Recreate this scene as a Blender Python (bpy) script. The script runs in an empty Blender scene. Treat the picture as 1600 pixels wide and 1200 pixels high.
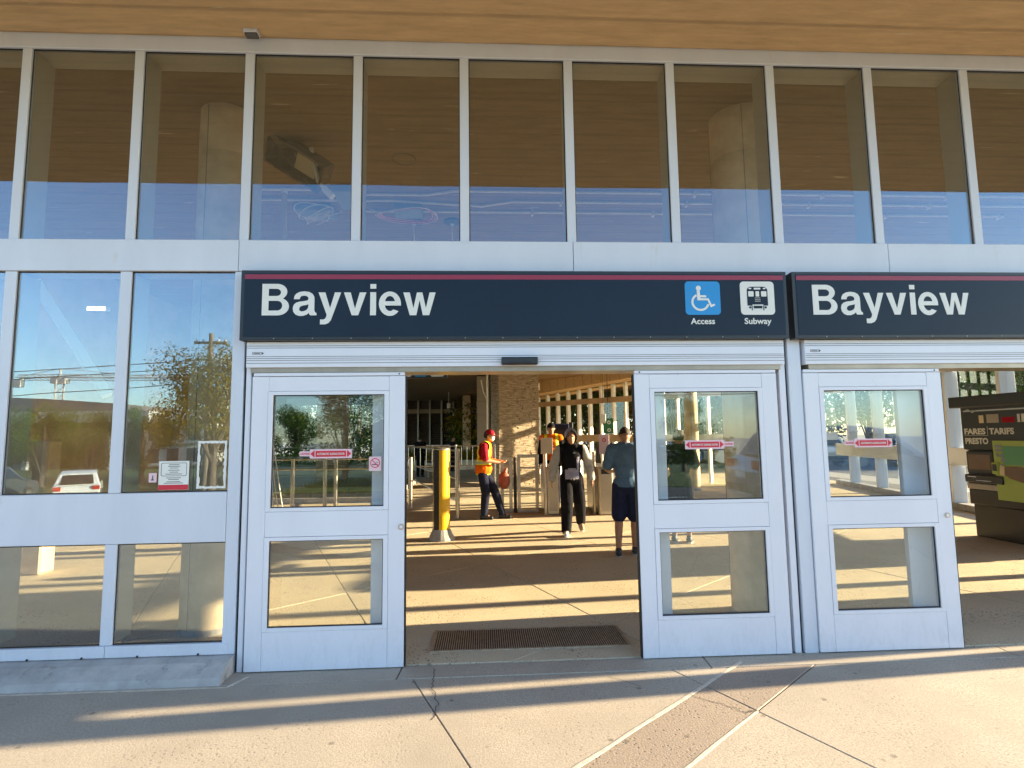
import bpy, math, random
from math import sin, cos, pi, radians as rad
from mathutils import Vector, Matrix
random.seed(7)
sc = bpy.context.scene
COL = sc.collection

# ------------------------------------------------------------------ camera
CAM_Y, CAM_Z, F_PX = -4.215, 1.65, 856.68
pitch, yaw, roll = 0.096266, 0.052428, -0.012972
fw = Vector((sin(yaw)*cos(pitch), cos(yaw)*cos(pitch), sin(pitch)))
r0 = Vector((cos(yaw), -sin(yaw), 0)); u0 = r0.cross(fw)
rr = r0*cos(roll)+u0*sin(roll); uu = -r0*sin(roll)+u0*cos(roll)
cd = bpy.data.cameras.new('camera'); cam = bpy.data.objects.new('camera', cd); COL.objects.link(cam)
M = Matrix((rr, uu, -fw)).transposed().to_4x4(); M.translation = (0, CAM_Y, CAM_Z)
cam.matrix_world = M
cd.sensor_fit = 'HORIZONTAL'; cd.sensor_width = 36; cd.lens = 36*F_PX/1600
cd.clip_start = 0.05; cd.clip_end = 3000
sc.camera = cam

# ------------------------------------------------------------------ light
SUN_AZ, SUN_EL = 4.7, 13.5      # azimuth measured from +X towards +Y
w = bpy.data.worlds.new('World'); sc.world = w; w.use_nodes = True
nt = w.node_tree; nt.nodes.clear()
sky = nt.nodes.new('ShaderNodeTexSky'); sky.sky_type = 'NISHITA'; sky.sun_disc = False
sky.sun_elevation = rad(SUN_EL); sky.sun_rotation = rad(90-SUN_AZ)
sky.air_density = 1.0; sky.dust_density = 0.4; sky.ozone_density = 2.5
bg = nt.nodes.new('ShaderNodeBackground'); bg.inputs['Strength'].default_value = 0.11
wo = nt.nodes.new('ShaderNodeOutputWorld')
nt.links.new(sky.outputs[0], bg.inputs[0]); nt.links.new(bg.outputs[0], wo.inputs[0])
sd = bpy.data.lights.new('sun', 'SUN'); sd.energy = 5.0; sd.angle = rad(0.5); sd.color = (1.0, 0.79, 0.50)
so = bpy.data.objects.new('sun', sd); COL.objects.link(so)
sdir = Vector((cos(rad(SUN_AZ))*cos(rad(SUN_EL)), sin(rad(SUN_AZ))*cos(rad(SUN_EL)), sin(rad(SUN_EL))))
so.rotation_euler = sdir.to_track_quat('Z', 'Y').to_euler(); so.location = (20, 2, 12)
sc.view_settings.view_transform = 'Standard'; sc.view_settings.look = 'None'
sc.view_settings.exposure = 2.4; sc.view_settings.gamma = 1.0; sc.view_settings.use_curve_mapping = False
sc.render.engine = 'CYCLES'
sc.cycles.max_bounces = 12; sc.cycles.diffuse_bounces = 5; sc.cycles.glossy_bounces = 5
sc.cycles.transparent_max_bounces = 24; sc.cycles.transmission_bounces = 8
sc.cycles.caustics_reflective = False; sc.cycles.caustics_refractive = False

# ------------------------------------------------------------------ materials
def lin(c):
    return tuple((x/12.92 if x <= .04045 else ((x+.055)/1.055)**2.4) for x in c)
def hexc(h):
    return lin(tuple(int(h[i:i+2], 16)/255 for i in (0, 2, 4)))
class N:
    def __init__(s, m):
        m.use_nodes = True; s.t = m.node_tree; s.t.nodes.clear()
    def n(s, ty, **k):
        o = s.t.nodes.new(ty)
        for a, b in k.items():
            if a.startswith('i_'):
                key = a[2:].replace('_', ' ')
                o.inputs[key].default_value = b
            else: setattr(o, a, b)
        return o
    def l(s, a, b): s.t.links.new(a, b)
    def mix(s, fac, a, b, ty='MIX'):
        m = s.t.nodes.new('ShaderNodeMix'); m.data_type = 'RGBA'; m.blend_type = ty
        for i, v in ((0, fac), (6, a), (7, b)):
            if hasattr(v, 'links'): s.l(v, m.inputs[i])
            elif i == 0: m.inputs[0].default_value = v
            else: m.inputs[i].default_value = (*v[:3], 1)
        return m.outputs[2]
def ramp(nn, src, p0, p1, c0=(0, 0, 0), c1=(1, 1, 1)):
    r = nn.n('ShaderNodeValToRGB'); r.color_ramp.elements[0].position = p0; r.color_ramp.elements[1].position = p1
    r.color_ramp.elements[0].color = (*c0, 1); r.color_ramp.elements[1].color = (*c1, 1)
    nn.l(src, r.inputs[0]); return r.outputs[0]
def coords(nn, scale=(1, 1, 1), obj=False):
    if obj: src = nn.n('ShaderNodeTexCoord').outputs['Object']
    else: src = nn.n('ShaderNodeNewGeometry').outputs['Position']
    mp = nn.n('ShaderNodeMapping'); mp.inputs['Scale'].default_value = scale
    nn.l(src, mp.inputs[0]); return mp.outputs[0]
def mat(name, c, rough=.6, metal=0., var=.15, nscale=3., bump=.0, bscale=60., spec=.5, obj=False, stretch=(1, 1, 1), bdist=.01, dirt=None, coat=0., kick=0.):
    m = bpy.data.materials.new(name); nn = N(m)
    out = nn.n('ShaderNodeOutputMaterial'); b = nn.n('ShaderNodeBsdfPrincipled')
    nn.l(b.outputs[0], out.inputs[0])
    v = coords(nn, stretch, obj)
    no = nn.n('ShaderNodeTexNoise', i_Scale=nscale, i_Detail=8.0, i_Roughness=.62); nn.l(v, no.inputs['Vector'])
    f = ramp(nn, no.outputs[0], .32, .68)
    ca = tuple(x*(1-var) for x in c); cb = tuple(min(1, x*(1+var)) for x in c)
    col = nn.mix(f, ca, cb)
    if dirt:
        n2 = nn.n('ShaderNodeTexNoise', i_Scale=dirt[1], i_Detail=10.0, i_Roughness=.7); nn.l(v, n2.inputs['Vector'])
        col = nn.mix(ramp(nn, n2.outputs[0], dirt[2], dirt[2]+.15), col, dirt[0])
    if kick:   # scuffs and splash marks from shoes near the ground
        sx = nn.n('ShaderNodeSeparateXYZ'); nn.l(nn.n('ShaderNodeNewGeometry').outputs['Position'], sx.inputs[0])
        mr = nn.n('ShaderNodeMapRange'); mr.inputs[1].default_value = .42; mr.inputs[2].default_value = .0; mr.inputs[3].default_value = 0; mr.inputs[4].default_value = kick; nn.l(sx.outputs[2], mr.inputs[0])
        nk = nn.n('ShaderNodeTexNoise', i_Scale=6.0, i_Detail=12.0, i_Roughness=.75, i_Distortion=.6); nn.l(coords(nn, (3.5, 1, 1.2)), nk.inputs['Vector'])
        mm = nn.n('ShaderNodeMath', operation='MULTIPLY'); nn.l(mr.outputs[0], mm.inputs[0]); nn.l(ramp(nn, nk.outputs[0], .47, .62), mm.inputs[1]); col = nn.mix(mm.outputs[0], col, (.20, .18, .16))
    nn.l(col, b.inputs['Base Color'])
    b.inputs['Roughness'].default_value = rough; b.inputs['Metallic'].default_value = metal
    b.inputs['Specular IOR Level'].default_value = spec
    b.inputs['Coat Weight'].default_value = coat
    if bump:
        n3 = nn.n('ShaderNodeTexNoise', i_Scale=bscale, i_Detail=6.0); nn.l(v, n3.inputs['Vector'])
        bp = nn.n('ShaderNodeBump', i_Strength=bump, i_Distance=bdist); nn.l(n3.outputs[0], bp.inputs['Height'])
        nn.l(bp.outputs[0], b.inputs['Normal'])
    return m
def emis_free_glass(name, refl=.28, tint=(.80, .86, .84), wav=.0015, dust=.03):
    m = bpy.data.materials.new(name); nn = N(m)
    out = nn.n('ShaderNodeOutputMaterial')
    tr = nn.n('ShaderNodeBsdfTransparent'); tr.inputs[0].default_value = (*tint, 1)
    gl = nn.n('ShaderNodeBsdfGlossy'); gl.inputs['Roughness'].default_value = 0.0; gl.inputs[0].default_value = (.66, .84, 1, 1)
    fr = nn.n('ShaderNodeFresnel'); gg = nn.n('ShaderNodeNewGeometry'); ii = nn.n('ShaderNodeMapRange')
    ii.inputs[3].default_value = 1.5; ii.inputs[4].default_value = 1/1.5; nn.l(gg.outputs['Backfacing'], ii.inputs[0]); nn.l(ii.outputs[0], fr.inputs[0])
    mt = nn.n('ShaderNodeMath', operation='MULTIPLY'); mt.inputs[1].default_value = .8; nn.l(fr.outputs[0], mt.inputs[0])
    ad = nn.n('ShaderNodeMath', operation='ADD'); ad.inputs[1].default_value = refl-.032; ad.use_clamp = True; nn.l(mt.outputs[0], ad.inputs[0])
    v = coords(nn)
    no = nn.n('ShaderNodeTexNoise', i_Scale=1.1, i_Detail=1.0); nn.l(v, no.inputs['Vector'])
    bp = nn.n('ShaderNodeBump', i_Strength=1.0, i_Distance=wav); nn.l(no.outputs[0], bp.inputs['Height'])
    nn.l(bp.outputs[0], gl.inputs['Normal'])
    mx = nn.n('ShaderNodeMixShader'); nn.l(ad.outputs[0], mx.inputs[0]); nn.l(tr.outputs[0], mx.inputs[1]); nn.l(gl.outputs[0], mx.inputs[2])
    # a thin film of street dust and rain marks
    df = nn.n('ShaderNodeBsdfDiffuse'); df.inputs[0].default_value = (.5, .48, .44, 1)
    v2 = coords(nn, (9, 9, 1.2)); n2 = nn.n('ShaderNodeTexNoise', i_Scale=3.0, i_Detail=9.0, i_Roughness=.7); nn.l(v2, n2.inputs['Vector'])
    dm = nn.n('ShaderNodeMapRange'); dm.inputs[1].default_value = .45; dm.inputs[2].default_value = .8; dm.inputs[3].default_value = dust*.3; dm.inputs[4].default_value = dust*2.2
    nn.l(n2.outputs[0], dm.inputs[0])
    m2 = nn.n('ShaderNodeMixShader'); nn.l(dm.outputs[0], m2.inputs[0]); nn.l(mx.outputs[0], m2.inputs[1]); nn.l(df.outputs[0], m2.inputs[2])
    nn.l(m2.outputs[0], out.inputs[0]); return m
def paving(name, c, speck=.5, dark=(.10, .08, .06), patch=.25, bs=.75):
    m = bpy.data.materials.new(name); nn = N(m)
    out = nn.n('ShaderNodeOutputMaterial'); b = nn.n('ShaderNodeBsdfPrincipled'); nn.l(b.outputs[0], out.inputs[0])
    v = coords(nn)
    n1 = nn.n('ShaderNodeTexNoise', i_Scale=.9, i_Detail=9.0, i_Roughness=.65); nn.l(v, n1.inputs['Vector'])
    col = nn.mix(ramp(nn, n1.outputs[0], .3, .7), tuple(x*(1-patch) for x in c), tuple(x*(1+patch*.6) for x in c))
    n2 = nn.n('ShaderNodeTexNoise', i_Scale=85.0, i_Detail=4.0, i_Roughness=.7); nn.l(v, n2.inputs['Vector'])
    col = nn.mix(ramp(nn, n2.outputs[0], .40, .62), tuple(x*.72 for x in c), col)
    vo = nn.n('ShaderNodeTexVoronoi', i_Scale=34.0); nn.l(v, vo.inputs['Vector'])
    n4 = nn.n('ShaderNodeTexNoise', i_Scale=2.3, i_Detail=3.0); nn.l(v, n4.inputs['Vector'])
    sp = nn.n('ShaderNodeMath', operation='MULTIPLY')
    nn.l(ramp(nn, vo.outputs['Distance'], .16, .30, (1, 1, 1), (0, 0, 0)), sp.inputs[0]); nn.l(ramp(nn, n4.outputs[0], .42, .62), sp.inputs[1])
    s2 = nn.n('ShaderNodeMath', operation='MULTIPLY'); s2.inputs[1].default_value = speck; nn.l(sp.outputs[0], s2.inputs[0])
    col = nn.mix(s2.outputs[0], col, dark)
    # stains / gum
    vg = nn.n('ShaderNodeTexVoronoi', i_Scale=4.3); nn.l(v, vg.inputs['Vector'])
    sg = nn.n('ShaderNodeMath', operation='MULTIPLY'); sg.inputs[1].default_value = .55
    nn.l(ramp(nn, vg.outputs['Distance'], .05, .09, (1, 1, 1), (0, 0, 0)), sg.inputs[0])
    col = nn.mix(sg.outputs[0], col, (.07, .06, .05))
    nn.l(col, b.inputs['Base Color']); b.inputs['Roughness'].default_value = .8
    hs = nn.n('ShaderNodeMath', operation='SUBTRACT'); nn.l(n2.outputs[0], hs.inputs[0]); nn.l(s2.outputs[0], hs.inputs[1])
    bp = nn.n('ShaderNodeBump', i_Strength=bs, i_Distance=.006); nn.l(hs.outputs[0], bp.inputs['Height']); nn.l(bp.outputs[0], b.inputs['Normal'])
    return m
def boardform(name, c):
    m = bpy.data.materials.new(name); nn = N(m)
    out = nn.n('ShaderNodeOutputMaterial'); b = nn.n('ShaderNodeBsdfPrincipled'); nn.l(b.outputs[0], out.inputs[0])
    v = coords(nn, (1.1, 7, 7)); n1 = nn.n('ShaderNodeTexNoise', i_Scale=2.2, i_Detail=10.0, i_Roughness=.7); nn.l(v, n1.inputs['Vector'])
    col = nn.mix(ramp(nn, n1.outputs[0], .3, .72), tuple(x*.78 for x in c), tuple(min(1, x*1.16) for x in c))
    v2 = coords(nn, (1.2, 9, 9)); n2 = nn.n('ShaderNodeTexNoise', i_Scale=1.6, i_Detail=6.0, i_Roughness=.6); nn.l(v2, n2.inputs['Vector'])
    col = nn.mix(ramp(nn, n2.outputs[0], .66, .74), col, (.62, .52, .36))
    wv = nn.n('ShaderNodeTexWave', i_Scale=1.05, i_Distortion=.6, i_Detail=2.0); wv.bands_direction = 'Y'
    nn.l(coords(nn, (.15, 1, 1)), wv.inputs['Vector'])
    col = nn.mix(ramp(nn, wv.outputs[0], .0, .05, (.45, .45, .45), (0, 0, 0)), col, tuple(x*.45 for x in c))
    nn.l(col, b.inputs['Base Color']); b.inputs['Roughness'].default_value = .75
    sm = nn.n('ShaderNodeMath', operation='ADD'); nn.l(n1.outputs[0], sm.inputs[0]); nn.l(ramp(nn, wv.outputs[0], .0, .06), sm.inputs[1])
    bp = nn.n('ShaderNodeBump', i_Strength=.5, i_Distance=.008); nn.l(sm.outputs[0], bp.inputs['Height']); nn.l(bp.outputs[0], b.inputs['Normal'])
    return m
def stonewall(name):
    m = bpy.data.materials.new(name); nn = N(m)
    out = nn.n('ShaderNodeOutputMaterial'); b = nn.n('ShaderNodeBsdfPrincipled'); nn.l(b.outputs[0], out.inputs[0])
    v = coords(nn, (.45, .45, 2.6), True)
    n1 = nn.n('ShaderNodeTexNoise', i_Scale=9.0, i_Detail=6.0); nn.l(v, n1.inputs['Vector'])
    col = nn.mix(ramp(nn, n1.outputs[0], .35, .65), (.26, .19, .12), (.52, .42, .30))
    nn.l(col, b.inputs['Base Color']); b.inputs['Roughness'].default_value = .9
    bp = nn.n('ShaderNodeBump', i_Strength=.9, i_Distance=.03); nn.l(n1.outputs[0], bp.inputs['Height']); nn.l(bp.outputs[0], b.inputs['Normal'])
    return m
def leafmat(name, c1, c2):
    m = bpy.data.materials.new(name); nn = N(m)
    out = nn.n('ShaderNodeOutputMaterial')
    g = nn.n('ShaderNodeNewGeometry'); no = nn.n('ShaderNodeTexNoise', i_Scale=1.7, i_Detail=4.0); nn.l(g.outputs['Position'], no.inputs['Vector'])
    f = nn.mix(.5, ramp(nn, no.outputs[0], .35, .65), ramp(nn, g.outputs['Random Per Island'], 0, 1))
    col = nn.mix(f, c1, c2)
    d = nn.n('ShaderNodeBsdfDiffuse'); t = nn.n('ShaderNodeBsdfTranslucent'); nn.l(col, d.inputs[0]); nn.l(col, t.inputs[0])
    mx = nn.n('ShaderNodeMixShader'); mx.inputs[0].default_value = .4; nn.l(d.outputs[0], mx.inputs[1]); nn.l(t.outputs[0], mx.inputs[2]); nn.l(mx.outputs[0], out.inputs[0])
    return m

MT = {}
MT['alu'] = mat('white_aluminium', (.61, .66, .74), .38, .0, .05, 2.5, dirt=((.55, .53, .50), 7., .63), stretch=(1, 1, .25), spec=.6, kick=.10)
MT['alu_door'] = mat('silver_door_metal', (.70, .73, .80), .34, .0, .03, 1.5, spec=.6, dirt=((.50, .48, .46), 9., .66), stretch=(1.6, 1, .5), kick=.13)
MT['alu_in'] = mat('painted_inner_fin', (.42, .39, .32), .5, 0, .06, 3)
MT['track'] = mat('bronze_track', (.33, .28, .22), .35, .6, .15, 5)
MT['gasket'] = mat('black_gasket', (.012, .012, .014), .6)
MT['seal'] = mat('grey_seam', (.10, .10, .10), .8)
MT['glass'] = emis_free_glass('facade_glass', .12, (.88, .89, .88), .0012, .006)
MT['glass_low'] = emis_free_glass('lower_facade_glass', .17, (.86, .88, .87), .0012, .006)
MT['glass_door'] = emis_free_glass('door_glass', .085, (.95, .96, .95), .0005, .005)
MT['glass_far'] = emis_free_glass('far_glass', .035, (.98, .99, .98), .0004, .002)
MT['pav_out'] = paving('outer_concrete_paving', (.46, .405, .33), .35, bs=.28, patch=.32)
MT['pav_band'] = paving('rough_concrete_band', (.36, .295, .235), .6, bs=.5)
MT['pav_in'] = paving('aggregate_floor', (.70, .58, .40), .95)
MT['seam'] = mat('pale_joint_sealant', (.55, .50, .42), .8, 0, .2, 20)
MT['joint'] = mat('joint_dirt', (.09, .07, .055), .95)
MT['ground'] = mat('outer_ground', (.34, .31, .27), .9, 0, .15, 1)
MT['curb'] = mat('weathered_curb_concrete', (.38, .37, .36), .85, 0, .22, 5, .5, 40, dirt=((.12, .11, .11), 6., .56), bdist=.006)
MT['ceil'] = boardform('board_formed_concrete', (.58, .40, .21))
MT['ceil_shaded'] = boardform('shaded_board_formed_concrete', (.25, .16, .075))  # same concrete with the dimness of the hall put into its colour
MT['col'] = mat('column_concrete', (.66, .51, .34), .8, 0, .25, 2.6, .3, 30, dirt=((.16, .12, .08), 9., .68), bdist=.005)
MT['wall'] = mat('interior_concrete', (.42, .31, .20), .8, 0, .2, 1.5, .2, 20)
MT['board'] = mat('grey_board', (.44, .40, .34), .7, 0, .08, 2)
MT['stone'] = stonewall('split_stone')
MT['navy'] = mat('navy_sign_face', (.010, .020, .038), .30, 0, .12, 2.5, spec=.2)
MT['navyframe'] = mat('black_sign_frame', (.010, .014, .02), .35, 0, .2, 5)
MT['crimson'] = mat('crimson_stripe', (.26, .014, .045), .35, 0, .04)
MT['white'] = mat('white_vinyl', (.72, .74, .70), .45, 0, .03, 10)
MT['blue'] = mat('blue_vinyl', (.01, .26, .62), .4, 0, .04)
MT['red'] = mat('red_vinyl', (.55, .02, .045), .45, 0, .05)
MT['pink'] = mat('pale_pink_vinyl', (.72, .52, .58), .45, 0, .05)
MT['black'] = mat('black_plastic', (.014, .015, .02), .35, 0, .1)
MT['steel'] = mat('brushed_steel', (.50, .46, .40), .32, .85, .12, 6)
MT['galv'] = mat('galvanised_conduit', (.80, .77, .68), .45, .0, .1, 6)
MT['yellow'] = mat('yellow_paint', (.85, .47, .005), .4, 0, .05, 3, dirt=((.22, .15, .04), 14., .66), coat=.2, obj=True)
MT['bluegrey'] = mat('blue_grey_box', (.25, .30, .36), .6, 0, .1)
MT['rust'] = mat('rusty_tin', (.14, .10, .07), .7, .2, .4, 9, dirt=((.45, .40, .30), 12., .58))
MT['ivory'] = mat('ivory_card', (.72, .62, .38), .6, 0, .05)
MT['wood'] = mat('bare_wood', (.52, .36, .18), .7, 0, .2, 8, stretch=(6, 6, .6), obj=True)
MT['louvre'] = mat('brown_louvre', (.10, .065, .045), .6, 0, .2, 5)
MT['plaster'] = mat('pale_wall', (.62, .56, .44), .8, 0, .06, 2)
MT['dark'] = mat('dark_cabinet', (.013, .014, .016), .35, 0, .2, 4)
MT['lime'] = mat('lime_print', (.36, .47, .09), .4, 0, .06, 2)
MT['lime2'] = mat('green_print', (.09, .33, .16), .4, 0, .06, 2)
MT['greensign'] = mat('green_sign', (.02, .16, .06), .5)
MT['brownprint'] = mat('brown_print', (.16, .09, .055), .3)
MT['grate'] = mat('bronze_grate', (.42, .34, .25), .45, .3, .3, 20)
MT['grass'] = mat('mown_grass', (.07, .10, .025), .95, 0, .4, 3, .6, 60, bdist=.03)
MT['asphalt'] = mat('asphalt', (.055, .055, .058), .9, 0, .2, 2, .3, 80)
MT['paint'] = mat('road_paint', (.75, .74, .70), .7)
MT['lit_white'] = mat('sunlit_white', (.86, .84, .78), .5, 0, .03)  # white metal lightened in colour to carry the sun glare on fins
MT['bagred'] = mat('faded_red_plastic', (.36, .10, .06), .6)
MT['bark'] = mat('bark', (.13, .095, .07), .95, 0, .3, 9, .6, 30, stretch=(1, 1, .3))
MT['polewood'] = mat('utility_pole_wood', (.24, .18, .13), .9, 0, .25, 5, stretch=(4, 4, .3))
MT['leaf'] = leafmat('green_leaves', (.05, .10, .018), (.15, .22, .04))
MT['leaf2'] = leafmat('yellow_green_leaves', (.08, .10, .015), (.34, .24, .03))
MT['leaf3'] = leafmat('dark_leaves', (.03, .065, .016), (.10, .15, .032))
MT['skin'] = mat('skin', (.50, .27, .17), .5, 0, .06, 20, obj=True)
MT['skin2'] = mat('tanned_skin', (.40, .20, .115), .5, 0, .06, 20, obj=True)
MT['mask'] = mat('white_mask', (.8, .8, .78), .8)
def cloth(name, c, var=.14): return mat(name, c, .95, 0, var, 14, .6, 16, obj=True, bdist=.02, spec=.12)
MT['orange'] = cloth('orange_vest_fabric', (.90, .16, .01)); MT['limevest'] = mat('lime_trim', (.75, .85, .03), .6)
MT['silvertape'] = mat('silver_tape', (.42, .45, .34), .3, .4)
MT['redcloth'] = cloth('red_cotton', (.42, .018, .035)); MT['navycloth'] = cloth('navy_cotton', (.018, .021, .045))
MT['blackcloth'] = cloth('black_cotton', (.012, .012, .016)); MT['greycloth'] = cloth('grey_marl', (.46, .44, .42))
MT['lilac'] = cloth('lilac_panel', (.36, .35, .48)); MT['bluecloth'] = cloth('denim_blue_shirt', (.10, .17, .27))
MT['darkblue'] = cloth('dark_blue_shorts', (.022, .026, .060)); MT['hair'] = mat('dark_hair', (.022, .014, .010), .7, 0, .4, 60, .8, 90, obj=True)
MT['shoe'] = mat('dark_trainer', (.04, .045, .06), .6); MT['sole'] = mat('white_rubber', (.7, .7, .68), .6)
MT['carwhite'] = mat('white_car_paint', (.75, .74, .70), .2, 0, .02, coat=.6); MT['carsilver'] = mat('silver_car_paint', (.38, .38, .40), .22, .5, .02, coat=.6)
MT['carblue'] = mat('blue_car_paint', (.05, .12, .35), .2, 0, .02, coat=.6); MT['carred'] = mat('red_car_paint', (.35, .02, .02), .2, 0, .02, coat=.6)
MT['cargrey'] = mat('grey_car_paint', (.09, .10, .11), .2, .3, .02, coat=.6)
MT['carglass'] = mat('car_window', (.015, .02, .025), .05, 0, .02, spec=.8); MT['tyre'] = mat('tyre_rubber', (.02, .02, .02), .9)
MT['rim'] = mat('alloy', (.5, .5, .5), .3, .8); MT['lamp'] = mat('red_tail_lamp', (.5, .01, .01), .15)
MT['bldg'] = mat('grey_concrete_block', (.16, .15, .15), .8, 0, .1, .5); MT['bldg2'] = mat('pale_render', (.62, .55, .46), .8, 0, .06, .5)
MT['bldglight'] = mat('pale_fascia', (.52, .50, .46), .7); MT['window'] = mat('dark_window', (.03, .035, .04), .08, 0, .1, spec=.8)
MT['crane'] = mat('crane_paint', (.55, .55, .52), .6); MT['redwire'] = mat('red_cable', (.55, .06, .09), .5); MT['whitewire'] = mat('white_cable', (.75, .74, .72), .5)

# ------------------------------------------------------------------ mesh helpers
class MB:
    def __init__(s): s.v = []; s.f = []
    def quad(s, pts):
        i = len(s.v); s.v += [tuple(p) for p in pts]; s.f.append(tuple(range(i, i+len(pts)))); return s
    def box(s, x0, x1, y0, y1, z0, z1, m=None):
        i = len(s.v)
        p = [(x0, y0, z0), (x1, y0, z0), (x1, y1, z0), (x0, y1, z0), (x0, y0, z1), (x1, y0, z1), (x1, y1, z1), (x0, y1, z1)]
        if m: p = [tuple(m @ Vector(q)) for q in p]
        s.v += p
        s.f += [(i, i+3, i+2, i+1), (i+4, i+5, i+6, i+7), (i, i+1, i+5, i+4), (i+1, i+2, i+6, i+5), (i+2, i+3, i+7, i+6), (i+3, i, i+4, i+7)]
        return s
    def bbox(s, x0, x1, y0, y1, z0, z1, b=.004):
        # box with chamfered edges
        i = len(s.v); import itertools
        P = {}
        X = (x0, x1); Y = (y0, y1); Z = (z0, z1); sg = (1, -1)
        for a, c, e in itertools.product((0, 1), repeat=3):
            for k in range(3):
                q = [X[a], Y[c], Z[e]]
                for j, t in enumerate((a, c, e)):
                    if j != k: q[j] += sg[t]*b
                P[(a, c, e, k)] = len(s.v); s.v.append(tuple(q))
        # face of axis k uses vertices moved in other axes
        def f(l): s.f.append(tuple(l))
        for a in (0, 1):
            o = [(0, 0), (1, 0), (1, 1), (0, 1)]
            f([P[(a, u, v, 0)] for u, v in (o if a else o[::-1])])
            f([P[(u, a, v, 1)] for u, v in (o[::-1] if a else o)])
            f([P[(u, v, a, 2)] for u, v in (o if a else o[::-1])])
        for a, c in itertools.product((0, 1), repeat=2):
            f([P[(a, c, 0, 0)], P[(a, c, 1, 0)], P[(a, c, 1, 1)], P[(a, c, 0, 1)]])
            f([P[(a, 0, c, 0)], P[(a, 1, c, 0)], P[(a, 1, c, 2)], P[(a, 0, c, 2)]])
            f([P[(0, a, c, 1)], P[(1, a, c, 1)], P[(1, a, c, 2)], P[(0, a, c, 2)]])
        for a, c, e in itertools.product((0, 1), repeat=3): f([P[(a, c, e, 0)], P[(a, c, e, 1)], P[(a, c, e, 2)]])
        return s
    def tube(s, pts, r, n=10, cap=True):
        pts = [Vector(p) for p in pts]; rs = r if isinstance(r, (list, tuple)) else [r]*len(pts)
        rings = []; prev = None
        for k, p in enumerate(pts):
            d = (pts[min(k+1, len(pts)-1)]-pts[max(k-1, 0)]).normalized()
            if prev is None:
                a = Vector((0, 0, 1)) if abs(d.z) < .9 else Vector((1, 0, 0)); u = d.cross(a).normalized()
            else: u = (prev-d*prev.dot(d)).normalized()
            prev = u; vv = d.cross(u); ring = []
            for j in range(n):
                t = 2*pi*j/n; q = p+(u*cos(t)+vv*sin(t))*rs[k]; ring.append(len(s.v)); s.v.append(tuple(q))
            rings.append(ring)
        for a, b in zip(rings, rings[1:]):
            for j in range(n): s.f.append((a[j], a[(j+1) % n], b[(j+1) % n], b[j]))
        if cap: s.f.append(tuple(rings[0][::-1])); s.f.append(tuple(rings[-1]))
        return s
    def lathe(s, prof, cx=0, cy=0, n=32):
        rings = []
        for r, z in prof:
            ring = []
            for j in range(n):
                t = 2*pi*j/n; ring.append(len(s.v)); s.v.append((cx+r*cos(t), cy+r*sin(t), z))
            rings.append(ring)
        for a, b in zip(rings, rings[1:]):
            for j in range(n): s.f.append((a[j], a[(j+1) % n], b[(j+1) % n], b[j]))
        s.f.append(tuple(rings[0][::-1])); s.f.append(tuple(rings[-1])); return s
    def ball(s, c, r, n=14, m=10):
        rx, ry, rz = r if isinstance(r, (list, tuple)) else (r, r, r); g = []
        top = len(s.v); s.v.append((c[0], c[1], c[2]+rz))
        for i in range(1, m):
            a = pi*i/m; g.append([]);
            for j in range(n):
                t = 2*pi*j/n; g[-1].append(len(s.v)); s.v.append((c[0]+rx*sin(a)*cos(t), c[1]+ry*sin(a)*sin(t), c[2]+rz*cos(a)))
        bot = len(s.v); s.v.append((c[0], c[1], c[2]-rz))
        for j in range(n):
            s.f.append((top, g[0][j], g[0][(j+1) % n])); s.f.append((bot, g[-1][(j+1) % n], g[-1][j]))
        for a, b in zip(g, g[1:]):
            for j in range(n): s.f.append((a[j], b[j], b[(j+1) % n], a[(j+1) % n]))
        return s
    def caps(s, a, b, ra, rb=None, n=12):
        rb = ra if rb is None else rb; a = Vector(a); b = Vector(b)
        s.ball(a, ra, n, 8); s.ball(b, rb, n, 8)
        if (b-a).length > 1e-4: s.tube([a, b], [ra, rb], n)
        return s
    def prism(s, poly, axis, a0, a1, m=None):
        # poly of 2-D points extruded along axis ('x','y','z') from a0 to a1
        def mk(p, a):
            q = {'x': (a, p[0], p[1]), 'y': (p[0], a, p[1]), 'z': (p[0], p[1], a)}[axis]
            return tuple(m @ Vector(q)) if m else q
        i = len(s.v); n = len(poly)
        s.v += [mk(p, a0) for p in poly]+[mk(p, a1) for p in poly]
        s.f.append(tuple(range(i, i+n))[::-1]); s.f.append(tuple(range(i+n, i+2*n)))
        for j in range(n): s.f.append((i+j, i+(j+1) % n, i+n+(j+1) % n, i+n+j))
        return s
    def frame(s, x0, x1, z0, z1, y0, y1, l, r, b, t):
        # rectangular frame in the XZ plane, stiles full height and rails butted between
        s.bbox(x0, x0+l, y0, y1, z0, z1, .002); s.bbox(x1-r, x1, y0, y1, z0, z1, .002)
        s.box(x0+l, x1-r, y0+.001, y1-.001, z0, z0+b); s.box(x0+l, x1-r, y0+.001, y1-.001, z1-t, z1); return s
def mkmesh(name, mb, m, smooth=False, off=(0, 0, 0)):
    me = bpy.data.meshes.new(name)
    vs = mb.v if off == (0, 0, 0) else [(x-off[0], y-off[1], z-off[2]) for x, y, z in mb.v]
    me.from_pydata(vs, [], mb.f); me.validate(); 
    import bmesh
    bm = bmesh.new(); bm.from_mesh(me); bmesh.ops.recalc_face_normals(bm, faces=bm.faces); bm.to_mesh(me); bm.free()
    if smooth:
        me.polygons.foreach_set('use_smooth', [True]*len(me.polygons))
        try: me.set_sharp_from_angle(angle=rad(40))
        except Exception: pass
    me.materials.append(m); return me
def tag(o, label=None, cat=None, group=None, kind=None):
    if label: o['label'] = label
    if cat: o['category'] = cat
    if group: o['group'] = group
    if kind: o['kind'] = kind
    return o
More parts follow.
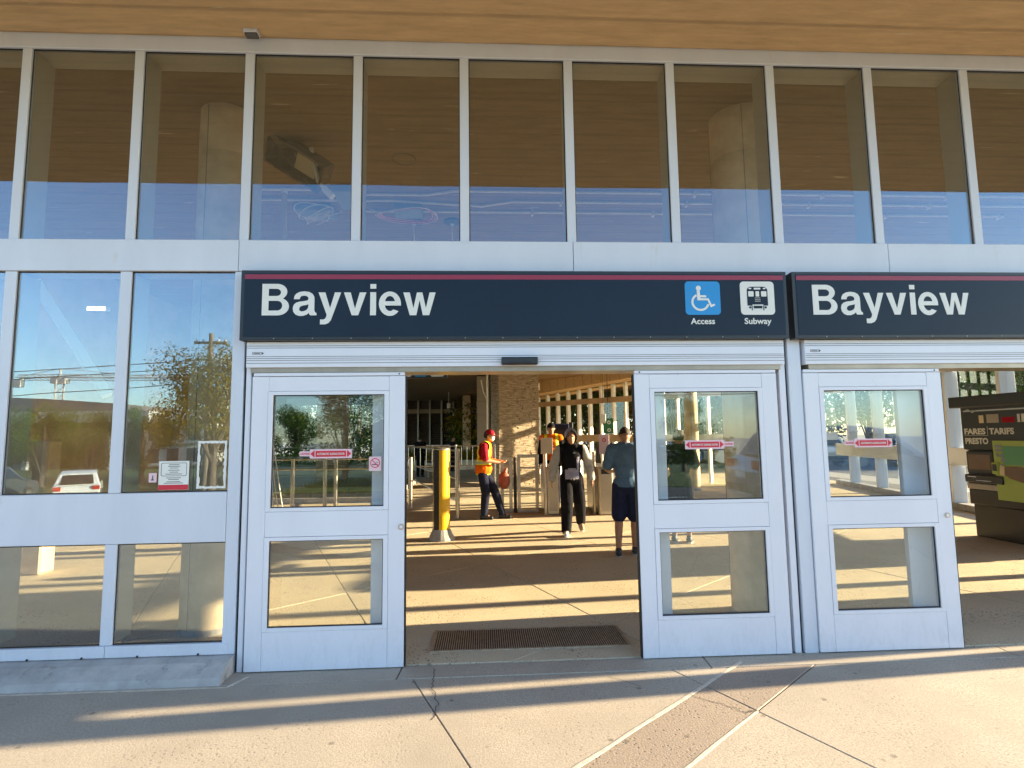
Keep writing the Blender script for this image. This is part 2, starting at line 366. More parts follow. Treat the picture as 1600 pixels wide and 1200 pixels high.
def thing(name, label, cat, loc=(0, 0, 0), rz=0, group=None):
    o = bpy.data.objects.new(name, None); COL.objects.link(o); o.location = loc; o.rotation_euler = (0, 0, rz)
    o.empty_display_size = .2; return tag(o, label, cat, group)
def part(name, mb, m, parent, smooth=False, world=False, label=None, kind=None):
    # world=True: the mesh is given in scene coordinates and the parent is unrotated
    off = (0, 0, 0)
    if world and parent is not None:
        p = parent; off = Vector((0, 0, 0))
        while p: off += p.location; p = p.parent
        off = tuple(off)
    me = mkmesh(name, mb, MT[m], smooth, off)
    o = bpy.data.objects.new(name, me); COL.objects.link(o); o.parent = parent
    if label: o['label'] = label
    if kind: o['kind'] = kind
    return o
def solo(name, mb, m, label, cat, loc=(0, 0, 0), group=None, smooth=False, kind=None, world=True):
    me = mkmesh(name, mb, MT[m], smooth, loc if world else (0, 0, 0)); o = bpy.data.objects.new(name, me); COL.objects.link(o); o.location = loc
    return tag(o, label, cat, group, kind)
def struct(name, mb, m, smooth=False, parent=None):
    o = bpy.data.objects.new(name, mkmesh(name, mb, MT[m], smooth)); COL.objects.link(o)
    if parent: o.parent = parent
    else: o['kind'] = 'structure'
    return o
def dup(root, loc=None, rz=None, label=None, group=None):
    r = root.copy(); COL.objects.link(r)
    if loc is not None: r.location = loc
    if rz is not None: r.rotation_euler = (0, 0, rz)
    if label: r['label'] = label
    if group: r['group'] = group
    def rec(a, b):
        for ch in list(a.children):
            c = ch.copy(); COL.objects.link(c); c.parent = b; rec(ch, c)
    rec(root, r); return r
def curve_mesh(name, splines, ext, m, loc, parent, rot=(pi/2, 0, 0), scale=1.0, label=None):
    cu = bpy.data.curves.new(name, 'CURVE'); cu.dimensions = '2D'; cu.fill_mode = 'BOTH'; cu.extrude = ext
    for pts in splines:
        sp = cu.splines.new('POLY'); sp.points.add(len(pts)-1); sp.use_cyclic_u = True
        for p, q in zip(sp.points, pts): p.co = (q[0]*scale, q[1]*scale, 0, 1)
    t = bpy.data.objects.new('tmp', cu); me = bpy.data.meshes.new_from_object(t); bpy.data.objects.remove(t); bpy.data.curves.remove(cu)
    me.name = name; me.materials.clear(); me.materials.append(MT[m])
    o = bpy.data.objects.new(name, me); COL.objects.link(o); o.parent = parent; o.location = loc; o.rotation_euler = rot
    if label: o['label'] = label
    return o
def text(s, size, m, loc, parent, rot=(pi/2, 0, 0), bold=.0, xs=1.0, name='lettering', ext=.0012, align='LEFT', width=None):
    cu = bpy.data.curves.new(name, 'FONT'); cu.body = s; cu.size = size; cu.extrude = ext; cu.offset = bold; cu.align_x = align; cu.resolution_u = 3
    t = bpy.data.objects.new('tmp', cu); me = bpy.data.meshes.new_from_object(t); bpy.data.objects.remove(t); bpy.data.curves.remove(cu)
    if width:
        xv = [v.co.x for v in me.vertices]; xs = width/(max(xv)-min(xv))
    for v in me.vertices: v.co.x *= xs
    me.name = name; me.materials.clear(); me.materials.append(MT[m])
    o = bpy.data.objects.new(name, me); COL.objects.link(o); o.parent = parent; o.location = loc; o.rotation_euler = rot; return o
def arc(cx, cy, rx, ry, a0, a1, n=14):
    return [(cx+rx*cos(rad(a0+(a1-a0)*i/n)), cy+ry*sin(rad(a0+(a1-a0)*i/n))) for i in range(n+1)]
def rrect(x0, y0, x1, y1, r, n=6):
    return arc(x1-r, y1-r, r, r, 0, 90, n)+arc(x0+r, y1-r, r, r, 90, 180, n)+arc(x0+r, y0+r, r, r, 180, 270, n)+arc(x1-r, y0+r, r, r, 270, 360, n)
#BODY
# ================================================================== GROUND
g = MB()
prof = [(-400, -1.6), (-60, -1.2), (-24, -1.0), (-15, -.95), (-9.5, -.2), (-7.5, -.06), (-3.7, -.03), (1, -.03), (34, -.03), (60, -.03), (400, 0)]
for (ya, za), (yb, zb) in zip(prof, prof[1:]): g.quad([(-400, ya, za), (400, ya, za), (400, yb, zb), (-400, yb, zb)])
struct('ground', g, 'ground')
struct('road', MB().box(-400, 400, -23, -14.5, -1.2, -.93), 'asphalt')
for z, yy in ((0, -18.6),):
    for i in range(-14, 14): struct('lane_marking', MB().box(i*6, i*6+2.5, yy-.06, yy+.06, -.93, -.925), 'paint')
struct('lawn', MB().box(-400, 400, -60, -23.2, -1.3, -.9), 'grass')
struct('side_street', MB().box(15, 24, -14, 60, -.2, -.02), 'asphalt')
struct('side_lawn', MB().box(24.2, 120, -14, 60, -.2, .02), 'grass')
struct('back_lawn', MB().box(-40, 14.5, 32, 60, -.2, .05), 'grass')

def split(polys, a, b, z=None):
    nx, ny = -(b[1]-a[1]), b[0]-a[0]; out = []
    for P in polys:
        d = [(p[0]-a[0])*nx+(p[1]-a[1])*ny for p in P]; A, B = [], []
        for i in range(len(P)):
            p, q, dp, dq = P[i], P[(i+1) % len(P)], d[i], d[(i+1) % len(P)]
            if dp >= 0: A.append(p)
            if dp <= 0: B.append(p)
            if dp*dq < 0:
                t = dp/(dp-dq); r = (p[0]+(q[0]-p[0])*t, p[1]+(q[1]-p[1])*t); A.append(r); B.append(r)
        for Q in (A, B):
            if len(Q) > 2:
                ar = abs(sum(Q[i][0]*Q[(i+1) % len(Q)][1]-Q[(i+1) % len(Q)][0]*Q[i][1] for i in range(len(Q))))/2
                if ar > .004: out.append(Q)
    return out
def inset(P, g):
    ar = sum(P[i][0]*P[(i+1) % len(P)][1]-P[(i+1) % len(P)][0]*P[i][1] for i in range(len(P)))
    if ar < 0: P = P[::-1]
    n = len(P); L = []
    for i in range(n):
        a, b = Vector(P[i]), Vector(P[(i+1) % n]); d = (b-a)
        if d.length < 1e-5: continue
        d.normalize(); nn_ = Vector((-d.y, d.x)); L.append((a+nn_*g, d))
    out = []
    for i in range(len(L)):
        (a, d), (b, e) = L[i-1], L[i]; den = d.x*e.y-d.y*e.x
        if abs(den) < 1e-6: out.append((b.x, b.y)); continue
        t = ((b.x-a.x)*e.y-(b.y-a.y)*e.x)/den; out.append((a.x+d.x*t, a.y+d.y*t))
    return out
def slab(name, P, m, parent, z0=-.05, z1=0.0, gap=.004):
    Q = inset(P, gap)
    if len(Q) < 3: return
    i = inset(Q, .003); mb = MB(); n = len(Q)
    if len(i) != n: mb.prism(Q, 'z', z0, z1)
    else:
        k = 0; mb.v = [(x, y, z0) for x, y in Q]+[(x, y, z1-.004) for x, y in Q]+[(x, y, z1) for x, y in i]
        mb.f = [tuple(range(n))[::-1], tuple(range(2*n, 3*n))]
        for a in range(n):
            b = (a+1) % n
            mb.f += [(a, b, n+b, n+a), (n+a, n+b, 2*n+b, 2*n+a)]
    cx = sum(p[0] for p in Q)/n; cy = sum(p[1] for p in Q)/n
    me = mkmesh(name, mb, MT[m], False, (cx, cy, 0)); o = bpy.data.objects.new(name, me); COL.objects.link(o); o.parent = parent
    o.location = (cx, cy, random.uniform(-.0015, .0015)); return o
# outside pavement, cut by its scored joints
pav = struct('pavement', MB().box(-9, 15, -7.4, -.012, -.3, -.014), 'joint')
P0 = [[(-9, -7.4), (15, -7.4), (15, -.012), (-9, -.012)]]
strip = split(P0, (-9, -.235), (15, -.215))
front = [p for p in strip if min(q[1] for q in p) < -1]; near = [p for p in strip if min(q[1] for q in p) >= -1]
L2 = ((.46, -1.32), (1.91, -.1)); L3 = ((1.0, -1.36), (2.33, -.25)); L1 = ((-.57, -.06), (-.08, -1.28)); L4 = ((1.30, -.2), (1.92, -1.43))
for L in (L2, L3): front = split(front, *L)
def inband(P):
    cx = sum(p[0] for p in P)/len(P); cy = sum(p[1] for p in P)/len(P)
    s = lambda L: (L[1][0]-L[0][0])*(cy-L[0][1])-(L[1][1]-L[0][1])*(cx-L[0][0])
    return s(L2) < 0 and s(L3) > 0
fr = []
for P in front:
    Q = [P]
    for L in (L1, L4, ((-3.4, -.3), (-2.7, -1.8)), ((4.6, -.3), (5.3, -1.8)), ((7.4, -.3), (8.1, -1.8))): Q = split(Q, *L)
    fr += Q
for P in fr: slab('paving_slab', P, 'pav_band' if inband(P) else 'pav_out', pav)
ns = near
for x in (-5.3, -2.9, -.62, 1.6, 3.9, 6.6): ns = split(ns, (x, -.3), (x+.02, 0))
for P in ns: slab('paving_slab', P, 'pav_out', pav)
# pale sealant worn along two of the joints
def seamline(a, b, wdt, parent, z=.002, n=26, m='seam'):
    a = Vector(a); b = Vector(b); d = (b-a).normalized(); nn_ = Vector((-d.y, d.x)); mb = MB(); pts = []
    for i in range(n+1):
        p = a+(b-a)*i/n; j = random.uniform(.55, 1.2)*wdt/2; k = random.uniform(.55, 1.2)*wdt/2
        pts.append((p+nn_*j, p-nn_*k))
    for (p, q), (r, s) in zip(pts, pts[1:]):
        i = len(mb.v)
        for e in (p, q, s, r): mb.v.append((e.x, e.y, z))
        for e in (p, q, s, r): mb.v.append((e.x, e.y, -.006))
        mb.f += [(i, i+1, i+2, i+3), (i, i+3, i+7, i+4), (i+1, i+5, i+6, i+2)]
    return part('joint_sealant', mb, m, parent)
seamline((-.9, -2.45), (1.87, -.13), .024, pav)
seamline((-.9, -2.94), (1.62, -.843), .018, pav)
seamline((-4.2, -.262), (-1.74, -.262), .022, pav)
seamline((-1.74, -.262), (-1.66, -.1), .02, pav, n=4)
def crack(pts, parent, wd=.006):
    mb = MB(); P = []
    for a, b in zip(pts, pts[1:]):
        for i in range(10):
            t = i/10; P.append(Vector((a[0]+(b[0]-a[0])*t+random.uniform(-.012, .012), a[1]+(b[1]-a[1])*t+random.uniform(-.012, .012))))
    P.append(Vector(pts[-1]))
    for i, (p, q) in enumerate(zip(P, P[1:])):
        d = (q-p).normalized(); n_ = Vector((-d.y, d.x))*wd/2
        mb.quad([(*(p+n_), .0022), (*(p-n_), .0022), (*(q-n_), .0022), (*(q+n_), .0022)])
    return part('crack', mb, 'joint', parent)
crack([(-.37, -.08), (-.36, -.35), (-.30, -.62), (-.32, -.8)], pav)
crack([(.86, -.3), (1.02, -.47)], pav, .004)
crack([(1.3, -.62), (1.55, -.85), (1.62, -.84)], pav, .005)

# hall floor
hf = struct('hall_floor', MB().box(-9, 13.2, .012, 34, -.3, -.014), 'joint')
Q = [[(-7, .012), (9.6, .012), (12.6, 17), (-7, 17)]]
for x in (-7.3, -5.2, -3.1, -1.05, 1.01, 3.1, 5.2, 7.3, 9.4, 11.5): Q = split(Q, (x, .9), (x-.41, 1.9))
for c in (-3.51, -.15, 3.21, 6.57, 9.93, 13.3): Q = split(Q, (0, c), (1, c+.84))
for P in Q: slab('floor_slab', P, 'pav_in', hf)
struct('rear_floor', MB().box(-12, 12.6, 17.005, 34, -.3, .0), 'pav_in')
struct('left_floor', MB().box(-12, -7.005, .012, 17, -.3, .0), 'pav_in')

# threshold grate
gr = thing('floor_grate', 'long dark slotted entrance grate set in the floor of the open doorway', 'grate', (.36, .46, 0))
part('grate_frame', MB().frame(-.44, 1.16, .22, .70, -.001, .001, .01, .01, .01, .01), 'grate', gr)  # replaced below
fr_ = MB()
x0, x1, y0, y1 = -.43, 1.15, .23, .70
fr_.box(x0, x1, y0, y0+.018, -.02, .008).box(x0, x1, y1-.018, y1, -.02, .008).box(x0, x0+.018, y0+.018, y1-.018, -.02, .008).box(x1-.018, x1, y0+.018, y1-.018, -.02, .008)
bpy.data.objects.remove(gr.children[0])
part('grate_frame', fr_, 'grate', gr, world=True)
part('drain_pan', MB().box(x0+.018, x1-.018, y0+.018, y1-.018, .0015, .003), 'gasket', gr, world=True)
bars = MB(); n = 88
for i in range(n):
    x = x0+.024+(x1-x0-.05)*i/(n-1); bars.box(x-.0035, x+.0035, y0+.018, y1-.018, .0035, .009)
part('grate_bars', bars, 'grate', gr, world=True, kind='stuff')

# ================================================================== BUILDING SHELL
CZ = 4.78
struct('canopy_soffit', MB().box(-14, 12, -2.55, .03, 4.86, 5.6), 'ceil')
ce = MB().box(-14, 12.6, .236, 9, CZ, 5.6)
ce.prism([(9, CZ), (17, 3.98), (17, 5.6), (9, 5.6)], 'x', -14, 5.2)
ce.box(5.201, 12.6, 9.001, 17, CZ+.002, 5.6)
ce.box(-14, 12.6, 17.001, 34, 3.98, 5.6)
struct('ceiling', ce, 'ceil_shaded')
struct('roof_upstand', MB().box(-14, 12, -2.56, -2.45, 5.6, 5.9), 'curb')
# walls that close the hall
lw = solo('side_wall', MB().box(-7.4, -7.1, .25, 9, 0, CZ), 'wall', 'dim brown concrete side wall deep behind the left windows', 'wall', (-7.25, 4.6, 0))
solo('partition_wall', MB().box(-7.1, -5.6, 8.7, 9, 0, CZ), 'wall', 'brown concrete return wall at the far left of the hall', 'wall', (-6.3, 8.85, 0))
# sunlit pier seen low in the left windows
solo('concrete_pier', MB().bbox(-5.82, -5.58, 3.15, 3.4, 0, 1.68, .02), 'col', 'short square tan pier behind the leftmost lower window', 'pier', (-5.7, 3.25, 0))

# front curb under the glazing
cb = MB().prism([(.02, 0), (.02, .122), (-.05, .122), (-.11, .108), (-.215, .045), (-.235, 0)], 'x', -9, -1.80)
solo('concrete_curb', cb, 'curb', 'stained grey concrete curb with sloped face under the left windows', 'curb', (-5, -.1, 0))

# ------------------------------------------------------------------ glazed front
fa = thing('glass_facade', 'white aluminium glazed station front with one row of tall upper panes', 'facade', (0, 0, 0))
MW = .036
def W(name, mb, m, par=fa, **k): return part(name, mb, m, par, world=True, **k)
cs = [-.137+.8505*k for k in range(-6, 11)]
ZT0, ZT1 = 4.73, 4.845
ZB0, ZB1 = 2.94, 3.185
for c in cs:
    if c < -9: continue
    o = W('mullion', MB().bbox(c-MW, c+MW, -.012, .03, ZB1+.001, ZT0-.001, .003), 'alu')
    W('inner_fin', MB().box(c-.026, c+.026, .034, .235, ZB1+.001, ZT0-.001), 'alu_in')
for a, b in zip(cs, cs[1:]):
    W('window_pane', MB().box(a+MW-.004, b-MW+.004, .008, .014, ZB1+.004, ZT0-.004), 'glass')
    W('pane_gasket', MB().frame(a+MW, b-MW, ZB1, ZT0, .001, .0075, .007, .007, .007, .012), 'gasket')
W('head_rail', MB().bbox(-9, 9.0, -.02, .03, ZT0, ZT1, .004), 'alu')
W('head_flashing', MB().box(-9, 9.0, -.012, .03, ZT1+.002, 4.859), 'alu')
W('inner_head', MB().box(-9, 9.0, .034, .235, ZT0+.001, CZ-.001), 'alu_in')
js = [-7.03, -4.45, -1.866, .719, 3.312, 5.90, 8.5]
for a, b in zip(js, js[1:]): W('spandrel_panel', MB().bbox(a+.002, b-.002, -.026, .03, ZB0, ZB1, .003), 'alu')
W('spandrel_backing', MB().box(-7, 8.5, .031, .235, ZB0+.01, ZB1-.01), 'alu_in')
# lower left glazing
lc = [-5.21, -4.365, -3.535, -2.70]
for c in lc:
    for z0, z1 in ((1.278, ZB0-.001), (.208, .912)):
        W('lower_mullion', MB().bbox(c-.042, c+.042, -.012, .03, z0, z1, .003), 'alu')
        W('inner_fin', MB().box(c-.026, c+.026, .034, .235, z0, z1), 'alu_in')
W('end_post', MB().bbox(-1.892, -1.802, -.014, .25, .125, ZB0-.001, .003), 'alu')
ed = lc+[-1.85]
for a, b in zip(ed, ed[1:]):
    l = a+.042; r = b-.042
    for z0, z1 in ((1.278, ZB0), (.208, .912)):
        W('window_pane', MB().box(l-.004, r+.004, .008, .014, z0+.003, z1-.003), 'glass_low')
        W('pane_gasket', MB().frame(l, r, z0, z1, .001, .0075, .006, .006, .007, .007), 'gasket')
for a, b in ((-7.0, -4.45), (-4.446, -1.895)): W('base_panel', MB().bbox(a, b, -.014, .03, .914, 1.276, .003), 'alu')
for a, b in zip([-7]+lc, ed): W('sill_rail', MB().bbox(a+.0015, b-.0015 if b > -2 else b-.0015, -.02, .03, .126, .206, .003), 'alu')
# post between the door sets, jambs
W('dark_gap_strip', MB().box(-1.800, -1.782, .004, .2, .0, ZB0-.57), 'gasket')  # black strip stands for the dark of the open gap by the jamb
W('door_jamb', MB().bbox(-1.780, -1.742, -.02, .22, .0, 2.383, .003), 'alu_door')
W('door_jamb', MB().bbox(2.335, 2.385, -.02, .22, .0, 2.383, .003), 'alu_door')
W('dark_gap_strip', MB().box(2.386, 2.406, .004, .2, .0, ZB0-.57), 'gasket')
W('door_post', MB().bbox(2.408, 2.512, -.03, .22, .0, ZB0-.001, .003), 'alu')
W('door_jamb', MB().bbox(6.60, 6.66, -.02, .06, .0, 2.383, .003), 'alu_door')
W('door_post', MB().bbox(6.67, 6.75, -.03, .08, .0, ZB0-.001, .003), 'alu')
for c in (7.5, 8.35): W('lower_mullion', MB().bbox(c-.042, c+.042, -.012, .10, .21, ZB0-.001, .003), 'alu')
for l, r in ((6.76, 7.455), (7.545, 8.305)): W('window_pane', MB().box(l, r, .008, .014, .21, ZB0-.003), 'glass_low')
W('sill_rail', MB().bbox(6.76, 8.4, -.02, .03, .0, .206, .003), 'alu')
for x, z in ((-3.22, .128), (-2.85, .128), (-2.47, .128), (-2.05, .13), (-3.6, .128)): W('screw_head', MB().ball((x, -.024, z+.004), .008, 8, 6), 'gasket')

sf = thing('soffit_fixture', 'small pale fixture on the soffit edge above the third upper pane', 'fixture', (-1.80, -.09, 4.86))
part('base', MB().bbox(-.055, .055, -.03, .04, -.03, -.0005, .004), 'alu', sf); part('cover', MB().bbox(-.045, .05, -.025, .03, -.052, -.031, .005), 'seal', sf)
# ------------------------------------------------------------------ door headers
def header(x0, x1, sens, lab):
    t = thing('door_operator', lab, 'door header', ((x0+x1)/2, 0, 2.19))
    hb = MB().bbox(x0, x1, -.060, .2, 2.190, 2.384, .003)
    part('header_box', hb, 'alu_door', t, world=True)
    for z in (2.352, 2.337, 2.272, 2.258, 2.243, 2.222):
        part('groove', MB().box(x0+.003, x1-.003, -.0615, -.059, z-.0016, z+.0016), 'seal', t, world=True)
    part('bottom_track', MB().box(x0+.03, x1-.03, -.045, .19, 2.153, 2.189), 'track', t, world=True)
    if sens is not None:
        s_ = part('motion_sensor', MB().bbox(sens-.14, sens+.14, -.115, -.0615, 2.196, 2.253, .008), 'black', t, world=True)
        part('sensor_lens', MB().box(-.09, .09, -.117, -.1155, 2.203, 2.218).box(0, .004, -.1165, -.1155, 2.23, 2.24), 'gasket', s_).location = (0, 0, 0)
        for v in s_.children[0].data.vertices: v.co.x += sens-(x0+x1)/2; v.co.z -= 2.19
    e = MB().frame(x0+.045, x0+.115, 2.288, 2.306, -.0625, -.0602, .003, .003, .003, .003); e.box(x0+.055, x0+.10, -.0622, -.0602, 2.294, 2.299).prism([(x0+.115, 2.288), (x0+.128, 2.297), (x0+.115, 2.306)], 'y', -.0625, -.0602)
    part('maker_plate', e, 'seal', t, world=True)
    return t
header(-1.768, 2.366, .277, 'grooved silver door header with black motion sensor over the open doorway')
header(2.535, 6.64, None, 'grooved silver door header over the right hand doorway')

# ------------------------------------------------------------------ sliding doors
def leaf(x0, x1, lab, inner, lock=None, y=-.045):
    # outer leaf; inner = +1 when the meeting edge is on the right
    t = thing('sliding_door', lab, 'door', ((x0+x1)/2, 0, 0), group='silver sliding door leaves')
    yb = y+.045
    def P(n, mb, m, **k): return part(n, mb, m, t, world=True, **k)
    L, R = .118, .118
    P('stile', MB().bbox(x0, x0+L, y, yb, .008, 2.122, .002), 'alu_door'); P('stile', MB().bbox(x1-R, x1, y, yb, .008, 2.122, .002), 'alu_door')
    P('top_rail', MB().bbox(x0+L+.0015, x1-R-.0015, y+.001, yb, 2.012, 2.121, .002), 'alu_door')
    P('middle_rail', MB().bbox(x0+L+.0015, x1-R-.0015, y+.001, yb, .945, 1.125, .002), 'alu_door')
    P('bottom_rail', MB().bbox(x0+L+.0015, x1-R-.0015, y+.001, yb, .008, .278, .002), 'alu_door')
    for z0, z1 in ((1.127, 2.010), (.280, .943)):
        bl, br = (.035, .024)
        xa, xb = x0+L+.0015, x1-R-.0015
        P('glazing_bead', MB().frame(xa, xb, z0, z1, y-.004, yb-.004, bl, bl, .026, .026), 'alu_door')
        P('bead_gasket', MB().frame(xa+bl, xb-bl, z0+.026, z1-.026, y+.006, y+.018, .006, .006, .007, .006), 'gasket')
        P('door_glass', MB().box(xa+bl-.003, xb-bl+.003, y+.019, y+.025, z0+.023, z1-.023), 'glass_door')
    P('door_hanger', MB().bbox(x0+.005, x1+(-.005 if inner > 0 else .0), y+.003, yb, 2.126, 2.151, .002), 'alu_door')
    hx = x1-.045 if inner > 0 else x0+.045
    P('hanger_screw', MB().tube([(hx, y+.001, 2.138), (hx, y+.006, 2.138)], .006, 10), 'gasket')
    ex = x1 if inner > 0 else x0
    P('edge_brush', MB().box(ex+(.001 if inner > 0 else -.012), ex+(.012 if inner > 0 else -.001), y+.008, yb-.006, .01, 2.12), 'gasket')
    if lock: P('lock_cylinder', MB().tube([(lock, y-.006, 1.0), (lock, y+.004, 1.0)], .021, 24), 'steel', smooth=False); P('lock_ring', MB().tube([(lock, y-.0075, 1.0), (lock, y-.006, 1.0)], .012, 20), 'alu_door')
    return t
def sticker_auto(xc, zc, par, caution, y=-.034):
    # red arrow notice AUTOMATIC SLIDING DOOR, read from outside
    ox, oz = par.location.x, par.location.z
    def Q(n, mb, m): return part(n, mb, m, par, world=True)
    wd, ht = .155, .034
    s_ = curve_mesh('notice_sticker', [rrect(-wd, -ht, wd, ht, .008)], .0006, 'pink', (xc-ox, y, zc), par)
    for sg in (-1, 1):
        curve_mesh('arrow', [[(sg*.150, 0), (sg*.119, .027), (sg*.119, -.027)]], .0006, 'red', (0, 0, .0012), s_, rot=(0, 0, 0))
    curve_mesh('notice_field', [rrect(-.112, -.022, .112, .022, .002), ], .0006, 'red', (0, 0, .0012), s_, rot=(0, 0, 0))
    text('AUTOMATIC SLIDING DOOR', .022, 'white', (-.102, -.008, .0026), s_, rot=(0, 0, 0), width=.204, ext=.0004, bold=.0004)
    if caution:
        cx = caution
        c_ = curve_mesh('caution_sticker', [rrect(-.04, -.018, .04, .018, .004)], .0005, 'pink', (xc-ox+cx, y+.003, zc+.002), par)
        text('CAUTION', .02, 'red', (-.034, -.007, .0012), c_, rot=(0, 0, 0), width=.066, ext=.0004, bold=.0006)
d1 = leaf(-1.722, -.592, 'left sliding door leaf with red arrow notice and small no smoking sticker', 1, lock=-.615)
d2 = leaf(1.166, 2.296, 'sliding door leaf right of the open doorway, beside the double posts', -1)
d3 = leaf(2.518, 3.645, 'sliding door leaf at the left of the second doorway, under the second sign', 1, lock=3.60)
d4 = leaf(5.42, 6.55, 'far right sliding door leaf past the fare machine, outside the picture edge', -1)
sticker_auto(-1.139, 1.543, d1, -.19); sticker_auto(1.705, 1.572, d2, .19); sticker_auto(3.055, 1.567, d3, -.19)
ns_ = curve_mesh('no_smoking_sticker', [rrect(-.045, -.053, .045, .053, .004)], .0006, 'pink', (-.812-d1.location.x, -.034, 1.464), d1)
curve_mesh('prohibition_ring', [arc(0, .006, .036, .036, 0, 359, 30), arc(0, .006, .030, .030, 0, 359, 30)], .0004, 'red', (0, 0, .0012), ns_, rot=(0, 0, 0))
curve_mesh('prohibition_bar', [[(-.026, .028), (-.022, .031), (.026, -.017), (.022, -.021)]], .0004, 'red', (0, 0, .0022), ns_, rot=(0, 0, 0))
curve_mesh('cigarette', [[(-.022, -.002), (.014, -.002), (.014, -.008), (-.022, -.008)], [(.016, -.002), (.021, -.002), (.021, -.008), (.016, -.008)], [(.0, .004), (.012, .014), (.02, .012), (.022, .008), (.012, .010)]], .0003, 'black', (0, 0, .001), ns_, rot=(0, 0, 0))
# fixed sidelights behind the sliding leaves
def sidelight(x0, x1, lab, wl=.085, wr=.085):
    t = thing('fixed_sidelight', lab, 'sidelight', ((x0+x1)/2, .1, 0), group='fixed sidelights behind the sliding leaves')
    def P(n, mb, m): return part(n, mb, m, t, world=True)
    P('side_frame', MB().frame(x0, x1, .0, 2.15, .065, .11, wl, wr, .24, .10), 'alu')
    P('side_rail', MB().box(x0+wl, x1-wr, .066, .109, .975, 1.08), 'alu')
    P('side_glass', MB().box(x0+wl-.002, x1-wr+.002, .085, .091, 1.078, 2.052), 'glass_far'); P('side_glass', MB().box(x0+wl-.002, x1-wr+.002, .085, .091, .238, .977), 'glass_far')
sidelight(-1.735, -.655, 'fixed glazed sidelight behind the left sliding door leaf', wr=.20)
sidelight(1.235, 2.325, 'fixed glazed sidelight behind the leaf right of the open doorway', wl=.20)
sidelight(2.53, 3.585, 'fixed glazed sidelight behind the leaf under the second sign', wr=.23)

# ------------------------------------------------------------------ station signs
GL = {}
GL['B'] = ([(0, 0), (0, 230)]+[(104, 230)]+arc(106, 172, 70, 58, 84, -55, 12)+arc(110, 65, 80, 65, 48, -88, 12),
           [(46, 194), (46, 141)]+arc(102, 167.5, 30, 26.5, -90, 90, 8), [(46, 106), (46, 35)]+arc(108, 70.5, 35, 35.5, -90, 90, 8))
GL['a'] = ([(6, 118), (10, 140), (22, 158), (46, 171), (78, 176), (112, 172), (138, 158), (150, 136), (152, 116), (152, 40), (156, 24), (168, 16), (168, 0), (124, 0), (117, 8), (114, 18), (98, 5), (72, -4), (44, -4), (20, 6), (4, 26), (0, 52), (6, 76), (22, 92), (46, 100), (80, 104), (104, 110), (110, 120), (106, 134), (94, 142), (76, 144), (58, 140), (50, 130), (47, 118)],
           [(110, 82), (96, 76), (72, 72), (52, 64), (44, 48), (48, 34), (62, 28), (80, 31), (98, 40), (108, 56)])
GL['y'] = ([(0, 168), (48, 168), (83, 52), (116, 168), (160, 168), (100, -8), (90, -36), (74, -56), (50, -66), (14, -66), (14, -30), (36, -31), (50, -24), (58, -8), (60, 4)],)
GL['v'] = ([(0, 168), (48, 168), (80, 48), (113, 168), (160, 168), (103, 0), (57, 0)],)
GL['i'] = ([(0, 0), (0, 170), (42, 170), (42, 0)], [(0, 196), (0, 230), (42, 230), (42, 196)])
GL['e'] = ([(158, 71)]+arc(79, 85, 79, 90, -2, 322, 34)+[(112, 40)]+arc(80, 85, 38, 54, -52, -166, 12)+[(43, 71)], [(43, 103)]+arc(79, 93, 36, 49, 168, 12, 12)+[(115, 103)])
GL['w'] = ([(0, 168), (46, 168), (73, 52), (98, 168), (137, 168), (163, 52), (189, 168), (233, 168), (187, 0), (141, 0), (117, 112), (94, 0), (47, 0)],)
